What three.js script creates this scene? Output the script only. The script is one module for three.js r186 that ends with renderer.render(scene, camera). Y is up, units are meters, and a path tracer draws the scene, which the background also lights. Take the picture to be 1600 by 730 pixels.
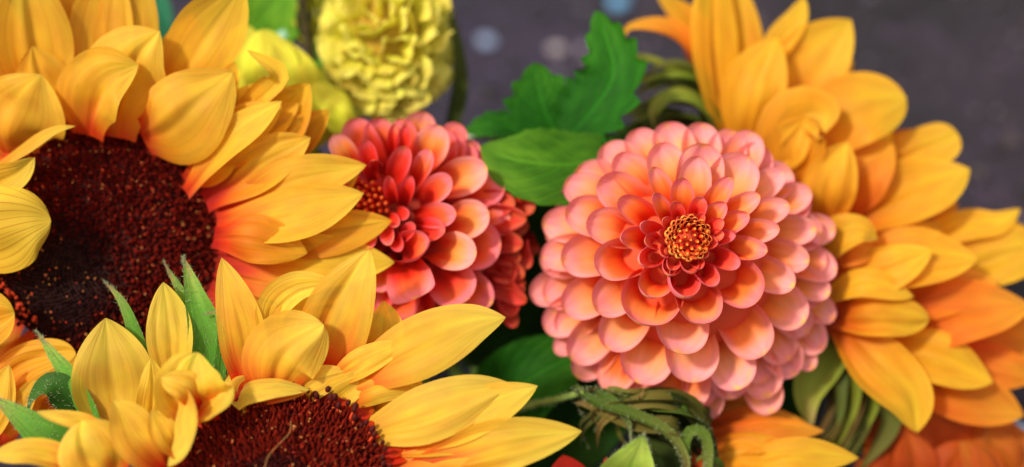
import * as THREE from 'three';
import { mergeGeometries } from 'three/addons/utils/BufferGeometryUtils.js';

// ------------------------------------------------------------------ camera
// The camera looks down at a bunch of cut flowers lying on asphalt.
const scene = new THREE.Scene();
const PX = 0.000225;                       // 0.36 m of bouquet across the frame
const D = 0.5 / PX;                        // camera distance in those units
const PITCH = 40 * Math.PI / 180;
const ORIGIN = new THREE.Vector3(0, 0.14, 0);
const AX = new THREE.Vector3(1, 0, 0);
const AY = new THREE.Vector3(0, Math.cos(PITCH), -Math.sin(PITCH));
const AZ = new THREE.Vector3(0, Math.sin(PITCH), Math.cos(PITCH));
const TURN = new THREE.Quaternion().setFromRotationMatrix(new THREE.Matrix4().makeBasis(AX, AY, AZ));
const toWorld = (v) => v.clone().multiplyScalar(PX).applyQuaternion(TURN).add(ORIGIN);

const camera = new THREE.PerspectiveCamera(2 * Math.atan(365 / D) * 180 / Math.PI, 1600 / 730, 0.02, 60);
camera.position.copy(toWorld(new THREE.Vector3(0, 0, D)));
camera.quaternion.copy(TURN);
camera.focus = 0.5 - 45 * PX;
camera.userData.fStop = 2.5;
camera.updateMatrixWorld();

// ------------------------------------------------------------------ sky and sun
const SUN = new THREE.Vector3(-0.55, 0.78, 0.34).normalize();
{
  const w = 512, h = 256, data = new Float32Array(w * h * 4);
  for (let j = 0; j < h; j++) {
    const el = (j + 0.5) / h * Math.PI - Math.PI / 2, y = Math.sin(el);
    for (let i = 0; i < w; i++) {
      const az = (i + 0.5) / w * 2 * Math.PI - Math.PI;
      const dx = Math.cos(el) * Math.cos(az), dz = Math.cos(el) * Math.sin(az);
      const c = Math.max(0, dx * SUN.x + y * SUN.y + dz * SUN.z);
      let s = y > 0 ? 0.4 + 0.34 * y : 0.46 * Math.exp(y * 9) + 0.04;
      const cl = 0.9 + 0.1 * Math.sin(az * 3 + y * 7) * Math.sin(az * 5 - y * 4);
      s = s * cl + (y > 0 ? 0.8 * Math.pow(c, 6) : 0);
      const k = (j * w + i) * 4;
      data[k] = s * 1.03; data[k + 1] = s * 1.0; data[k + 2] = s * 0.97; data[k + 3] = 1;
    }
  }
  const sky = new THREE.DataTexture(data, w, h, THREE.RGBAFormat, THREE.FloatType);
  sky.mapping = THREE.EquirectangularReflectionMapping;
  sky.magFilter = THREE.LinearFilter; sky.minFilter = THREE.LinearFilter; sky.needsUpdate = true;
  scene.background = sky; scene.environment = sky;
}
const sun = new THREE.DirectionalLight(0xffefd8, 3.6);
sun.position.copy(SUN).multiplyScalar(2); sun.target.position.set(0, 0, 0);
sun.castShadow = true; sun.shadow.radius = 13; sun.shadow.mapSize.set(2048, 2048);
Object.assign(sun.shadow.camera, { left: -0.5, right: 0.5, top: 0.5, bottom: -0.5, near: 0.5, far: 4 });
scene.add(sun, sun.target);

const renderer = new THREE.WebGLRenderer({ antialias: true });
renderer.toneMapping = THREE.LinearToneMapping;
renderer.toneMappingExposure = 1.26;
renderer.shadowMap.enabled = true;

// ------------------------------------------------------------------ helpers
let seed = 20240611;
const rnd = () => { seed = (seed * 1664525 + 1013904223) >>> 0; return seed / 4294967296; };
const rr = (a, b) => a + (b - a) * rnd();
const hash2 = (x, y) => { let n = (x | 0) * 374761393 + (y | 0) * 668265263; n = (n ^ (n >>> 13)) * 1274126177; n = n ^ (n >>> 16); return (n >>> 0) / 4294967296; };
function noise2(x, y, px = 0, py = 0) {
  const xi = Math.floor(x), yi = Math.floor(y), fx = x - xi, fy = y - yi;
  const m = (a, p) => p ? ((a % p) + p) % p : a;
  const s = (t) => t * t * (3 - 2 * t), u = s(fx), v = s(fy);
  const a = hash2(m(xi, px), m(yi, py)), b = hash2(m(xi + 1, px), m(yi, py)), c = hash2(m(xi, px), m(yi + 1, py)), d = hash2(m(xi + 1, px), m(yi + 1, py));
  return (a + (b - a) * u) * (1 - v) + (c + (d - c) * u) * v;
}
const fbm = (x, y, p) => (noise2(x, y, p, p) * 4 + noise2(x * 2, y * 2, p * 2, p * 2) * 2 + noise2(x * 4, y * 4, p * 4, p * 4)) / 7;
const lerp = (a, b, t) => a + (b - a) * t;
const clamp = (x, a, b) => Math.min(b, Math.max(a, x));
const smooth = (t) => { t = clamp(t, 0, 1); return t * t * (3 - 2 * t); };
// a point of the scene from where it shows (x, y) and how far it stands in front of (+) or behind (-) the plane of sharp focus
function V(x, y, z) { const k = (D - z) / D; return new THREE.Vector3((x - 800) * k, (365 - y) * k, z); }
const vec = (a) => new THREE.Vector3(...a).normalize();
const used = {};
function numbered(name) { const n = used[name] = (used[name] ?? -1) + 1; return n ? `${name}_${String(n).padStart(3, '0')}` : name; }
// a Group at a thing's base; children are modelled in units of PX around that base
function thing(name, label, category, at, group) {
  const o = new THREE.Group(); o.name = numbered(name);
  const b = V(...at); o.position.copy(toWorld(b)); o.quaternion.copy(TURN); o.scale.setScalar(1);
  o.userData = { label, category, ...(group ? { group } : {}) };
  o.base = b; scene.add(o); return o;
}
function part(o, name, geo, mat, label, kind) {
  const m = new THREE.Mesh(geo, mat); m.name = numbered(name); m.castShadow = m.receiveShadow = true;
  if (label) m.userData.label = label;
  if (kind) m.userData.kind = kind;
  o.add(m); return m;
}
const rootOf = (o) => { while (!o.base) o = o.parent; return o.base; };
function place(geo, base) { geo.translate(-base.x, -base.y, -base.z); geo.scale(PX, PX, PX); return geo; }

// ------------------------------------------------------------------ textures
function tex(w, h, fn, srgb, repeat) {
  const d = new Uint8Array(w * h * 4);
  for (let j = 0; j < h; j++) for (let i = 0; i < w; i++) {
    const c = fn((i + 0.5) / w, (j + 0.5) / h), k = (j * w + i) * 4;
    if (typeof c === 'number') d[k] = d[k + 1] = d[k + 2] = clamp(c, 0, 1) * 255; else { d[k] = clamp(c[0], 0, 1) * 255; d[k + 1] = clamp(c[1], 0, 1) * 255; d[k + 2] = clamp(c[2], 0, 1) * 255; }
    d[k + 3] = 255;
  }
  const t = new THREE.DataTexture(d, w, h, THREE.RGBAFormat);
  t.magFilter = THREE.LinearFilter; t.minFilter = THREE.LinearMipmapLinearFilter; t.generateMipmaps = true;
  if (srgb) t.colorSpace = THREE.SRGBColorSpace;
  if (repeat) { t.wrapS = t.wrapT = THREE.RepeatWrapping; }
  t.needsUpdate = true; return t;
}
// veins that run the length of a petal and draw together at both ends
const petalVein = (u, v, n) => {
  const spread = 0.55 + 0.45 * Math.sin(Math.PI * clamp(v, 0, 1));
  const x = (u - 0.5) / spread;
  const a = noise2(x * n + 50, v * 2.2 + 7), b = noise2(x * n * 2.7 + 90, v * 3.1), c = noise2(x * 6 + 20, v * 1.3);
  return 0.5 * a + 0.25 * b + 0.25 * c;
};
const veinLine = (u, v, n, ph) => { const x = (u - 0.5) / (0.5 + 0.5 * Math.sin(Math.PI * clamp(v * 0.93 + 0.05, 0, 1))) * n + 0.25 * noise2(v * 4 + ph, u * 3); const f = Math.abs(x - Math.round(x)); return Math.exp(-f * f * 190); };
const T = {
  sun: tex(256, 512, (u, v) => { const a = petalVein(u, v, 16), s = noise2(u * 30, v * 60) > 0.988 ? 0.88 : 1, m = fbm(u * 5 + 3, v * 7, 64); const k = (0.88 + 0.13 * a) * s; return [k * (0.97 + 0.05 * m), k * (0.9 + 0.14 * m), k * 0.9]; }, true),
  sunBump: tex(256, 512, (u, v) => 0.5 * petalVein(u, v, 9) + 0.5 * petalVein(u, v, 24)),
  veined: tex(256, 512, (u, v) => { const a = petalVein(u, v, 14), l = Math.max(veinLine(u, v, 9, 3), 0) * (0.45 + 0.55 * noise2(v * 6, u * 5)); const k = 0.94 + 0.08 * a; return [k * (1 - 0.22 * l), k * (1 - 0.34 * l), k * (1 - 0.4 * l)]; }, true),
  dahlia: tex(128, 256, (u, v) => { const a = petalVein(u, v, 18), m = fbm(u * 4, v * 5, 64); const k = 0.9 + 0.12 * a; return [k, k * (0.9 + 0.16 * m), k * (0.92 + 0.1 * m)]; }, true),
  dahliaBump: tex(128, 256, (u, v) => petalVein(u, v, 18)),
  leaf: tex(512, 512, (u, v) => {
    const x = Math.abs(u - 0.5) * 2, mid = Math.exp(-x * x * 700), q = (v * 1.05 - x * 0.42) * 9 + 0.3 * noise2(u * 6, v * 6), f = Math.abs(q - Math.round(q)), lat = Math.exp(-f * f * 260) * (1 - 0.5 * x);
    const q2 = (v + x * 0.5) * 31 + 1.2 * noise2(u * 9, v * 9), f2 = Math.abs(q2 - Math.round(q2)), net = Math.exp(-f2 * f2 * 60) * 0.25;
    const m = fbm(u * 8, v * 8, 64), k = 0.72 + 0.3 * m + 0.28 * Math.max(mid, lat * 0.8) - net * 0.3; return [k * (0.9 + 0.2 * m), k, k * 0.85];
  }, true),
  leafBump: tex(512, 512, (u, v) => {
    const x = Math.abs(u - 0.5) * 2, mid = Math.exp(-x * x * 400), q = (v * 1.05 - x * 0.42) * 9 + 0.3 * noise2(u * 6, v * 6), f = Math.abs(q - Math.round(q)), lat = Math.exp(-f * f * 120);
    return 0.75 - 0.6 * Math.max(mid, lat * 0.8) + 0.2 * fbm(u * 24, v * 24, 64);
  }),
  ground: tex(1024, 1024, (u, v) => {
    const a = fbm(u * 6, v * 6, 6), b = fbm(u * 40, v * 40, 40), c = noise2(u * 150, v * 150, 150, 150), d = noise2(u * 60 + 0.5, v * 60, 60, 60);
    const s = c > 0.78 ? 0.5 * (c - 0.78) / 0.22 : 0, e = d > 0.8 ? 0.25 : 0;
    const k = 0.02 + 0.13 * a + 0.17 * b + s * 0.34 + e * 0.3; return [k * (0.96 + 0.16 * (a - 0.5)), k * 0.82, k * (1.1 - 0.2 * (b - 0.5))];
  }, true, true),
  groundBump: tex(1024, 1024, (u, v) => 0.6 * noise2(u * 150, v * 150, 150, 150) + 0.4 * fbm(u * 40, v * 40, 40), false, true),
};
const petalMat = (map, bumpMap, o = {}) => new THREE.MeshPhysicalMaterial({ vertexColors: true, side: THREE.DoubleSide, map, bumpMap, bumpScale: 0.00035, roughness: 0.6, transmission: 0.42, thickness: 0, ior: 1.35, specularIntensity: 0.45, ...o });
const M = {
  sun: petalMat(T.sun, T.sunBump),
  veined: petalMat(T.veined, T.sunBump),
  dahlia: petalMat(T.dahlia, T.dahliaBump, { roughness: 0.5, bumpScale: 0.00012, transmission: 0.2 }),
  marigold: petalMat(T.dahlia, T.dahliaBump, { roughness: 0.9, specularIntensity: .12, bumpScale: 0.0002, transmission: 0.32 }),
  leaf: petalMat(T.leaf, T.leafBump, { roughness: 0.64, specularIntensity: .3, transmission: 0.18, bumpScale: 0.0005 }),
  bract: petalMat(T.dahlia, T.sunBump, { roughness: 0.65, transmission: 0.12, bumpScale: 0.0003 }),
  solid: new THREE.MeshPhysicalMaterial({ vertexColors: true, roughness: 0.7, specularIntensity: 0.3 }),
  hair: new THREE.MeshPhysicalMaterial({ color: new THREE.Color(0.5, 0.58, 0.34), roughness: 0.7, transmission: 0.5, side: THREE.DoubleSide }),
};

// ------------------------------------------------------------------ petals and leaves
const col = (h) => new THREE.Color(h);
const ramp = (...s) => { const st = s.map(([v, h]) => [v, col(h)]); return (v) => { let i = 0; while (i < st.length - 2 && v > st[i + 1][0]) i++; const [a, ca] = st[i], [b, cb] = st[i + 1]; return ca.clone().lerp(cb, clamp((v - a) / (b - a), 0, 1)); }; };
const profiles = {
  sun: (v, b, pk) => v < pk ? lerp(b, 1, smooth(v / pk)) : Math.pow(1 - Math.pow((v - pk) / (1 - pk), 2.1), 0.85),
  round: (v, b, pk) => v < pk ? lerp(b, 1, smooth(v / pk)) : Math.pow(Math.max(0, 1 - Math.pow((v - pk) / (1 - pk), 2.15)), 0.5),
  blunt: (v, b, pk) => v < pk ? lerp(b, 1, smooth(v / pk)) : Math.pow(Math.max(0, 1 - Math.pow((v - pk) / (1 - pk), 5)), 0.5),
  lance: (v, b, pk) => v < pk ? lerp(b, 1, smooth(v / pk)) : Math.pow(1 - (v - pk) / (1 - pk), 0.85),
};
/* p: points along the midrib; w: half width; n: where the upper face looks (base, tip); cup: bend across it at base, middle, tip
   (radians at the edge, + folds towards n); color(v, u) gives its own pigment */
function petalGeo(s, base) {
  const nu = s.nu ?? 12, nv = s.nv ?? 22;
  const pts = s.v3 ?? s.p.map((q) => V(...q));
  const curve = pts.length > 2 ? new THREE.CatmullRomCurve3(pts, false, 'centripetal') : new THREE.LineCurve3(...pts);
  const n0 = s.n[0] instanceof THREE.Vector3 ? s.n[0] : s.n, n1 = s.n[0] instanceof THREE.Vector3 ? s.n[1] : s.n;
  const prof = profiles[s.profile ?? 'sun'], pb = s.pb ?? 0.5, pk = s.pk ?? 0.5, cup = s.cup ?? [0.5, 0.25, 0.1];
  const ph = rr(0, 100), wav = s.wave ?? 0.06, groove = s.groove ?? 0, kz = (D - pts[0].z) / D, tw = s.twist ?? [0, 0];
  const folds = []; if (groove) { for (let q = 0, m = 1 + Math.floor(rnd() * 3); q < m; q++) folds.push([rr(-.8, .8), groove * rr(-1.6, 1.2), rr(.07, .24), rr(-.25, .25)]); folds.push([rr(-.06, .06), -groove * rr(-.4, 1.2), .1, 0]); }
  const pos = [], uv = [], cl = [], idx = [];
  const Tn = new THREE.Vector3(), N = new THREE.Vector3(), S = new THREE.Vector3(), P = new THREE.Vector3();
  for (let j = 0; j <= nv; j++) {
    const v = 1 - Math.pow(1 - j / nv, s.dense ?? 1.5), vv = Math.min(v, 0.9995);
    curve.getPointAt(v, P); curve.getTangentAt(v, Tn);
    N.copy(n0).lerp(n1, v).addScaledVector(Tn, -N.dot(Tn)); N.addScaledVector(Tn, -N.dot(Tn)).normalize();
    N.applyAxisAngle(Tn, lerp(tw[0], tw[1], v)); S.crossVectors(Tn, N).normalize();
    let W = s.w * kz * Math.max(prof(vv, pb, pk), 0.012);
    const c = v < 0.5 ? lerp(cup[0], cup[1], smooth(v * 2)) : lerp(cup[1], cup[2], smooth(v * 2 - 1));
    for (let i = 0; i <= nu; i++) {
      const u = i / nu * 2 - 1;
      const side = u < 0 ? s.cupL ?? 1 : s.cupR ?? 1, cc = c * side * (1);
      const a = Math.abs(cc) < 1e-3 ? 1e-3 : cc, Ra = W / (Math.abs(a) < Math.PI / 2 ? Math.sin(Math.abs(a)) : 1) * Math.sign(a); let lat = Math.abs(Ra) * Math.sin(Math.abs(a) * u), hi = Ra * (1 - Math.cos(a * u));
      if (s.spoon && v > pk) hi += s.spoon * s.w * kz * Math.tan(Math.min(Math.abs(c), 1.9) / 2) * (1 - prof(vv, pb, pk));
      if (s.serr) { const q = s.serr[0] * v + ph * 0 , f = q - Math.floor(q); lat *= 1 - s.serr[1] * smooth(Math.abs(u) * 1.6 - 0.6) * (1 - f) * (1 - smooth((v - 0.93) / 0.07)) * smooth(v * 8); }
      const uu = u + 0.0;
      hi += W * wav * (noise2(u * 1.3 + ph, v * 3 + ph) - 0.5) * 2 * smooth(v * 3);
      hi += W * (s.ruffle ?? 0) * Math.abs(u) * Math.sin(v * (s.ruffleN ?? 14) + ph + u * 2) * smooth(v * 2);
      for (const [fu, fa, fs, fd] of folds) hi += W * fa * Math.exp(-Math.pow((uu - fu - fd * (v - .5)) / fs, 2)) * smooth(v * 3) * (1 - 0.5 * v);
      let along = 0;
      if (s.notch) along -= s.notch * W * Math.exp(-u * u * 14) * smooth((v - 0.7) / 0.3);
      if (s.ragged) along += s.ragged * W * (noise2(u * 4 + ph, 3) - 0.5) * smooth((v - 0.6) / 0.4);
      pos.push(P.x + S.x * lat + N.x * hi + Tn.x * along, P.y + S.y * lat + N.y * hi + Tn.y * along, P.z + S.z * lat + N.z * hi + Tn.z * along);
      uv.push((u + 1) / 2, v);
      const k = s.color(v, u); cl.push(k.r, k.g, k.b);
      if (j < nv && i < nu) { const b = j * (nu + 1) + i; idx.push(b, b + 1, b + nu + 2, b, b + nu + 2, b + nu + 1); }
    }
  }
  const g = new THREE.BufferGeometry();
  g.setAttribute('position', new THREE.Float32BufferAttribute(pos, 3)); g.setAttribute('uv', new THREE.Float32BufferAttribute(uv, 2)); g.setAttribute('color', new THREE.Float32BufferAttribute(cl, 3));
  g.setIndex(idx); place(g, base); g.computeVertexNormals(); return g;
}
// fine hairs standing on a bract or stem: merged slivers
function addHair(parent, geo, n, len, edge = 0.5) {
  const p = geo.attributes.position, nr = geo.attributes.normal, uv = geo.attributes.uv, pos = [];
  const a = new THREE.Vector3(), d = new THREE.Vector3(), s = new THREE.Vector3(), c = new THREE.Vector3();
  geo.computeBoundingSphere(); c.copy(geo.boundingSphere.center);
  const L = len * PX, th = 0.32 * PX;
  for (let k = 0; k < n; k++) {
    let i; for (let t = 0; t < 20; t++) { i = Math.floor(rnd() * p.count); const x = Math.abs(uv.getX(i) - 0.5) * 2; if (rnd() > edge || x > 0.9) break; }
    a.fromBufferAttribute(p, i); d.fromBufferAttribute(nr, i);
    if (rnd() < 0.3) d.negate();
    d.multiplyScalar(0.6).addScaledVector(s.copy(a).sub(c).normalize(), 0.9 * rnd()).add(s.set(rr(-.5, .5), rr(-.5, .5), rr(-.5, .5))).normalize();
    a.x += rr(-2, 2) * PX; a.y += rr(-2, 2) * PX;
    const l = L * rr(0.5, 1.2); s.set(rr(-1, 1), rr(-1, 1), rr(-1, 1)).cross(d).normalize().multiplyScalar(th);
    const t = d.clone().multiplyScalar(l).add(a); t.y -= l * 0.15 * rnd();
    for (let q = 0; q < 2; q++) { pos.push(a.x - s.x, a.y - s.y, a.z - s.z, a.x + s.x, a.y + s.y, a.z + s.z, t.x, t.y, t.z); s.cross(d).normalize().multiplyScalar(th); }
  }
  const g = new THREE.BufferGeometry(); g.setAttribute('position', new THREE.Float32BufferAttribute(pos, 3)); g.computeVertexNormals();
  return part(parent, 'hair', g, M.hair, null, 'stuff');
}
function paint(g, c) { const n = g.attributes.position.count, a = new Float32Array(n * 3); for (let i = 0; i < n; i++) { const k = typeof c === 'function' ? c(g.attributes.uv.getY(i), g.attributes.uv.getX(i)) : c; a[i * 3] = k.r; a[i * 3 + 1] = k.g; a[i * 3 + 2] = k.b; } g.setAttribute('color', new THREE.BufferAttribute(a, 3)); return g; }
// a stem: a tapered tube through points
function stemGeo(pts, r0, r1, base, color, seg = 40) {
  const c = new THREE.CatmullRomCurve3(pts.map((q) => V(...q))), g = new THREE.TubeGeometry(c, seg, 1, 9, false), p = g.attributes.position;
  for (let i = 0; i <= seg; i++) { const o = c.getPointAt(i / seg), r = lerp(r0, r1, i / seg) * (1 + 0.1 * Math.sin(i * 1.7)); for (let k = 0; k < 10; k++) { const q = i * 10 + k; p.setXYZ(q, o.x + (p.getX(q) - o.x) * r, o.y + (p.getY(q) - o.y) * r, o.z + (p.getZ(q) - o.z) * r); } }
  g.setAttribute('uv', new THREE.BufferAttribute(g.attributes.uv.array.map((x, i, a) => i % 2 ? a[i - 1] : a[i + 1]), 2));
  paint(g, (v) => color.clone().multiplyScalar(0.85 + 0.3 * noise2(v * 20, 3))); place(g, base); g.computeVertexNormals(); return g;
}
const GATHER = [830, 850, -330];

// pigments: they run along the petal from the disc to the tip
// each petal a little lighter, darker or warmer than the next, its pigment blotchy and drawn out along the veins
const tint = (r, amt = 0.06) => { const k = 1 + rr(-amt, amt), h = rr(-0.06, 0.05), ph = rr(0, 90), q = rr(-.07, .05); return (v, u = 0) => { const s = (noise2(u * 2.6 + ph, v * 1.7 + ph) - .5) * .26 + (noise2(u * 9 + ph, v * 2.2) - .5) * .16, c = r(clamp(v + s * (.3 + v * .7) + q, 0, 1), u), d = 1 + (noise2(u * 4 + ph, v * 5) - .5) * .1; c.r *= k * d; c.g *= k * d * (1 + h); c.b *= k * d; return c; }; };
const RAMP = {
  a: ramp([0, '#b81806'], [0.1, '#e2440e'], [0.24, '#eb921e'], [0.42, '#f2bc2e'], [1, '#f5d246']),
  aDeep: ramp([0, '#b81806'], [0.16, '#e0480e'], [0.4, '#e8881c'], [0.7, '#efac24'], [1, '#f1c032']),
  aYellow: ramp([0, '#e0901e'], [0.4, '#eab62c'], [1, '#efcd44']),
  b: ramp([0, '#c81606'], [0.16, '#e43a0e'], [0.3, '#ee9026'], [0.46, '#f4c63a'], [1, '#f8e058']),
  bYellow: ramp([0, '#eea82c'], [0.3, '#f4cc42'], [1, '#f8e25c']),
  e: ramp([0, '#b83408'], [0.16, '#e06a14'], [0.38, '#f0a222'], [0.7, '#f8c032'], [1, '#facc3c']),
  aTop: ramp([0, '#dc400e'], [0.14, '#ec8c20'], [0.3, '#f2b62e'], [1, '#f6d64c']),
  eOrange: ramp([0, '#b03008'], [0.25, '#e0621a'], [0.6, '#f08e26'], [1, '#f6b236']),
  eYellow: ramp([0, '#e88a1a'], [0.3, '#f4b426'], [1, '#f9cc3a']),
};
function sunPetal(o, p, w, s = {}) {
  const g = petalGeo({ p, w, n: s.n ?? o.axis, pb: 0.45, pk: 0.52, groove: 0.13, wave: 0.2, nu: 22, nv: 26, twist: [rr(-.12, .12), rr(-.25, .25)], cupL: rr(.5, 1.5), cupR: rr(.5, 1.5), ...s, color: s.col instanceof Function ? s.col : tint(RAMP[s.col ?? o.ramp]) }, o.base);
  return part(o, 'petal', g, s.veined ? M.veined : M.sun, s.label);
}
function bract(o, p, w, s = {}) {
  const r = s.ramp ?? ramp([0, '#4d7d1d'], [0.6, '#5f9428'], [0.9, '#86a83a'], [1, '#b08a4a']);
  const g = petalGeo({ p, w, n: s.n ?? o.axis, profile: 'lance', pb: 0.75, pk: 0.25, cup: [0.6, 0.5, 0.3], wave: 0.1, nu: 10, nv: 26, ...s, color: tint(r, 0.1) }, o.base);
  const m = part(o, s.name ?? 'bract', g, M.bract, s.label);
  if (s.hair) addHair(m, g, s.hair, s.hairLen ?? 8, s.hairEdge ?? 0.6);
  return m;
}
// a disc of florets: a domed receptacle, tightly packed florets in spirals, longer ones round its rim, pollen grains
function disc(o, c, R, axis, dome, opt) {
  const cv = V(...c), Z = axis.clone(), X = new THREE.Vector3(0, 1, 0).cross(Z).normalize(), Y = Z.clone().cross(X);
  const at = (r, f, h) => cv.clone().addScaledVector(X, R * r * Math.cos(f)).addScaledVector(Y, R * r * Math.sin(f)).addScaledVector(Z, h + dome(r));
  const prof = []; for (let i = 0; i <= 24; i++) prof.push(new THREE.Vector2(Math.max(0.01, R * i / 24), dome(i / 24)));
  prof.push(new THREE.Vector2(R * 0.9, dome(1) - 25), new THREE.Vector2(R * 0.25, dome(1) - 70));
  const g = new THREE.LatheGeometry(prof, 64); g.applyMatrix4(new THREE.Matrix4().makeBasis(X, Z, X.clone().cross(Z)).setPosition(cv));
  paint(g, new THREE.Color(...opt.ground)); place(g, o.base); g.computeVertexNormals();
  const d = part(o, 'disc', g, M.solid);
  const q = new THREE.Quaternion(), m4 = new THREE.Matrix4(), up = new THREE.Vector3(0, 1, 0), loc = (v) => v.sub(o.base).multiplyScalar(PX);
  const inst = (name, geo, mat, list) => { const im = new THREE.InstancedMesh(geo, mat, list.length); list.forEach(([p, dir, s, color], i) => { q.setFromUnitVectors(up, dir.normalize()); m4.compose(loc(p), q, s.multiplyScalar(PX)); im.setMatrixAt(i, m4); im.setColorAt(i, color); }); im.name = numbered(name); im.userData.kind = 'stuff'; im.castShadow = im.receiveShadow = true; d.add(im); return im; };
  const fl = new THREE.LatheGeometry([[0.001, 0], [0.4, 0.05], [0.5, 0.4], [0.34, 0.7], [0.3, 0.95], [0.1, 1.2], [0.001, 1.25]].map((a) => new THREE.Vector2(...a)), 7);
  const white = new THREE.MeshPhysicalMaterial({ roughness: 0.9, specularIntensity: 0.18 });
  const list = [];
  for (let i = 0; i < opt.n; i++) {
    const r = Math.sqrt((i + 0.5) / opt.n) * 0.985, f = i * 2.399963, s = R * 1.9 / Math.sqrt(opt.n);
    const dir = Z.clone().addScaledVector(at(r, f, 0).sub(cv).normalize(), 0.5 * r).add(new THREE.Vector3(rr(-.4, .4), rr(-.4, .4), rr(-.2, .2)));
    const rd = opt.dark ? Math.hypot(r * Math.cos(f) - opt.dark[0], r * Math.sin(f) - opt.dark[1]) : r, hgt = opt.height(rd) * rr(0.55, 1.4), col_ = opt.color(rd, rnd());
    list.push([at(r, f, -1), dir, new THREE.Vector3(s * rr(.75, 1.0), hgt, s * rr(.75, 1.0)), col_]);
  }
  inst('floret', fl, white, list);
  const grain = new THREE.IcosahedronGeometry(1, 0), gl = [];
  for (let i = 0; i < opt.grains; i++) {
    const r = Math.sqrt(rr(opt.grainR[0], opt.grainR[1])), f = rr(0, 6.283), z = rr(0.9, 2.0);
    const c = rnd() < opt.gold ? new THREE.Color(0.55, rr(.14, .26), .06) : new THREE.Color(0.5, rr(.03, .08), .02);
    gl.push([at(r, f, opt.height(r) * rr(0.8, 1.25)), new THREE.Vector3(rr(-1, 1), rr(-1, 1), rr(-1, 1)), new THREE.Vector3(z * rr(.5, .9), z * rr(1, 1.9), z * rr(.5, .9)), c]);
  }
  inst('pollen', grain, white, gl);
  return { at, X, Y, Z, d };
}
// one ring floret: a stalk and a dark ovoid head
function anther(o, from, dir, len, r, headCol, stalkCol) {
  const Z = dir.clone().normalize(), g1 = new THREE.CylinderGeometry(r * .5, r * .7, len, 6, 1).translate(0, len / 2, 0), g2 = new THREE.SphereGeometry(1, 9, 7).scale(r, r * 1.5, r).translate(0, len + r, 0);
  paint(g1, stalkCol); paint(g2, headCol); const g = mergeGeometries([g1, g2]);
  g.applyQuaternion(new THREE.Quaternion().setFromUnitVectors(new THREE.Vector3(0, 1, 0), Z)); g.translate(from.x, from.y, from.z); place(g, o.base); g.computeVertexNormals();
  return part(o, 'ring_floret', g, M.solid);
}

// ------------------------------------------------------------------ ground
const GROUND_Y = 0;
const H_G = ORIGIN.y / PX;
const groundZ = (px, py) => { const c = Math.cos(PITCH) * (365 - py); return -(H_G + c) / (Math.sin(PITCH) - c / D); };
{
  const g = new THREE.PlaneGeometry(30, 30, 300, 300); g.rotateX(-Math.PI / 2);
  const uv = g.attributes.uv; for (let i = 0; i < uv.count; i++) uv.setXY(i, uv.getX(i) * 30 / 0.42, uv.getY(i) * 30 / 0.42);
  { // uneven tint: purplish on one side, browner and darker on the other
    const p = g.attributes.position, c = new Float32Array(p.count * 3);
    for (let i = 0; i < p.count; i++) { const b = fbm(p.getX(i) * 3 + 40, p.getZ(i) * 3 + 40, 0), t = smooth(p.getX(i) * 4 + .3 + (b - .5) * 1.5); const k = lerp(.66, .42, t) * (.75 + .5 * b); c[i * 3] = k * lerp(.96, 1.02, t); c[i * 3 + 1] = k * lerp(.88, .86, t); c[i * 3 + 2] = k * lerp(1.55, 1.12, t); }
    g.setAttribute('color', new THREE.BufferAttribute(c, 3)); }
  const m = new THREE.Mesh(g, new THREE.MeshStandardMaterial({ map: T.ground, bumpMap: T.groundBump, bumpScale: 0.002, roughness: 0.9, vertexColors: true }));
  m.name = 'ground'; m.userData = { kind: 'structure', label: 'dark purple grey rough asphalt behind the flowers' }; m.receiveShadow = true; m.position.y = GROUND_Y; scene.add(m);
  // loose grit on it
  const grit = new THREE.IcosahedronGeometry(1, 0), n = 3400, im = new THREE.InstancedMesh(grit, new THREE.MeshStandardMaterial({ roughness: 0.7 }), n), m4 = new THREE.Matrix4(), q = new THREE.Quaternion();
  for (let i = 0; i < n; i++) {
    const s = 0.0012 + 0.0056 * Math.pow(rnd(), 3), x = rr(-0.5, 0.5), z = rr(-0.9, 0.12), l = Math.pow(rnd(), 3);
    q.setFromEuler(new THREE.Euler(rr(0, 6), rr(0, 6), rr(0, 6))); m4.compose(new THREE.Vector3(x, s * 0.3, z), q, new THREE.Vector3(s, s * .7, s * .9)); im.setMatrixAt(i, m4);
    const b = 0.006 + (s > .004 ? .12 : .24) * l, w = rr(-.12, .12) + (x > 0.05 ? 0.08 : -0.04); im.setColorAt(i, new THREE.Color(b * (1 + w), b * .82, b * (1.16 - w)));
  }
  im.name = 'grit'; im.userData = { kind: 'stuff', label: 'loose grey and purplish grit lying on the asphalt', category: 'grit' }; im.castShadow = im.receiveShadow = true; scene.add(im);
}

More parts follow.
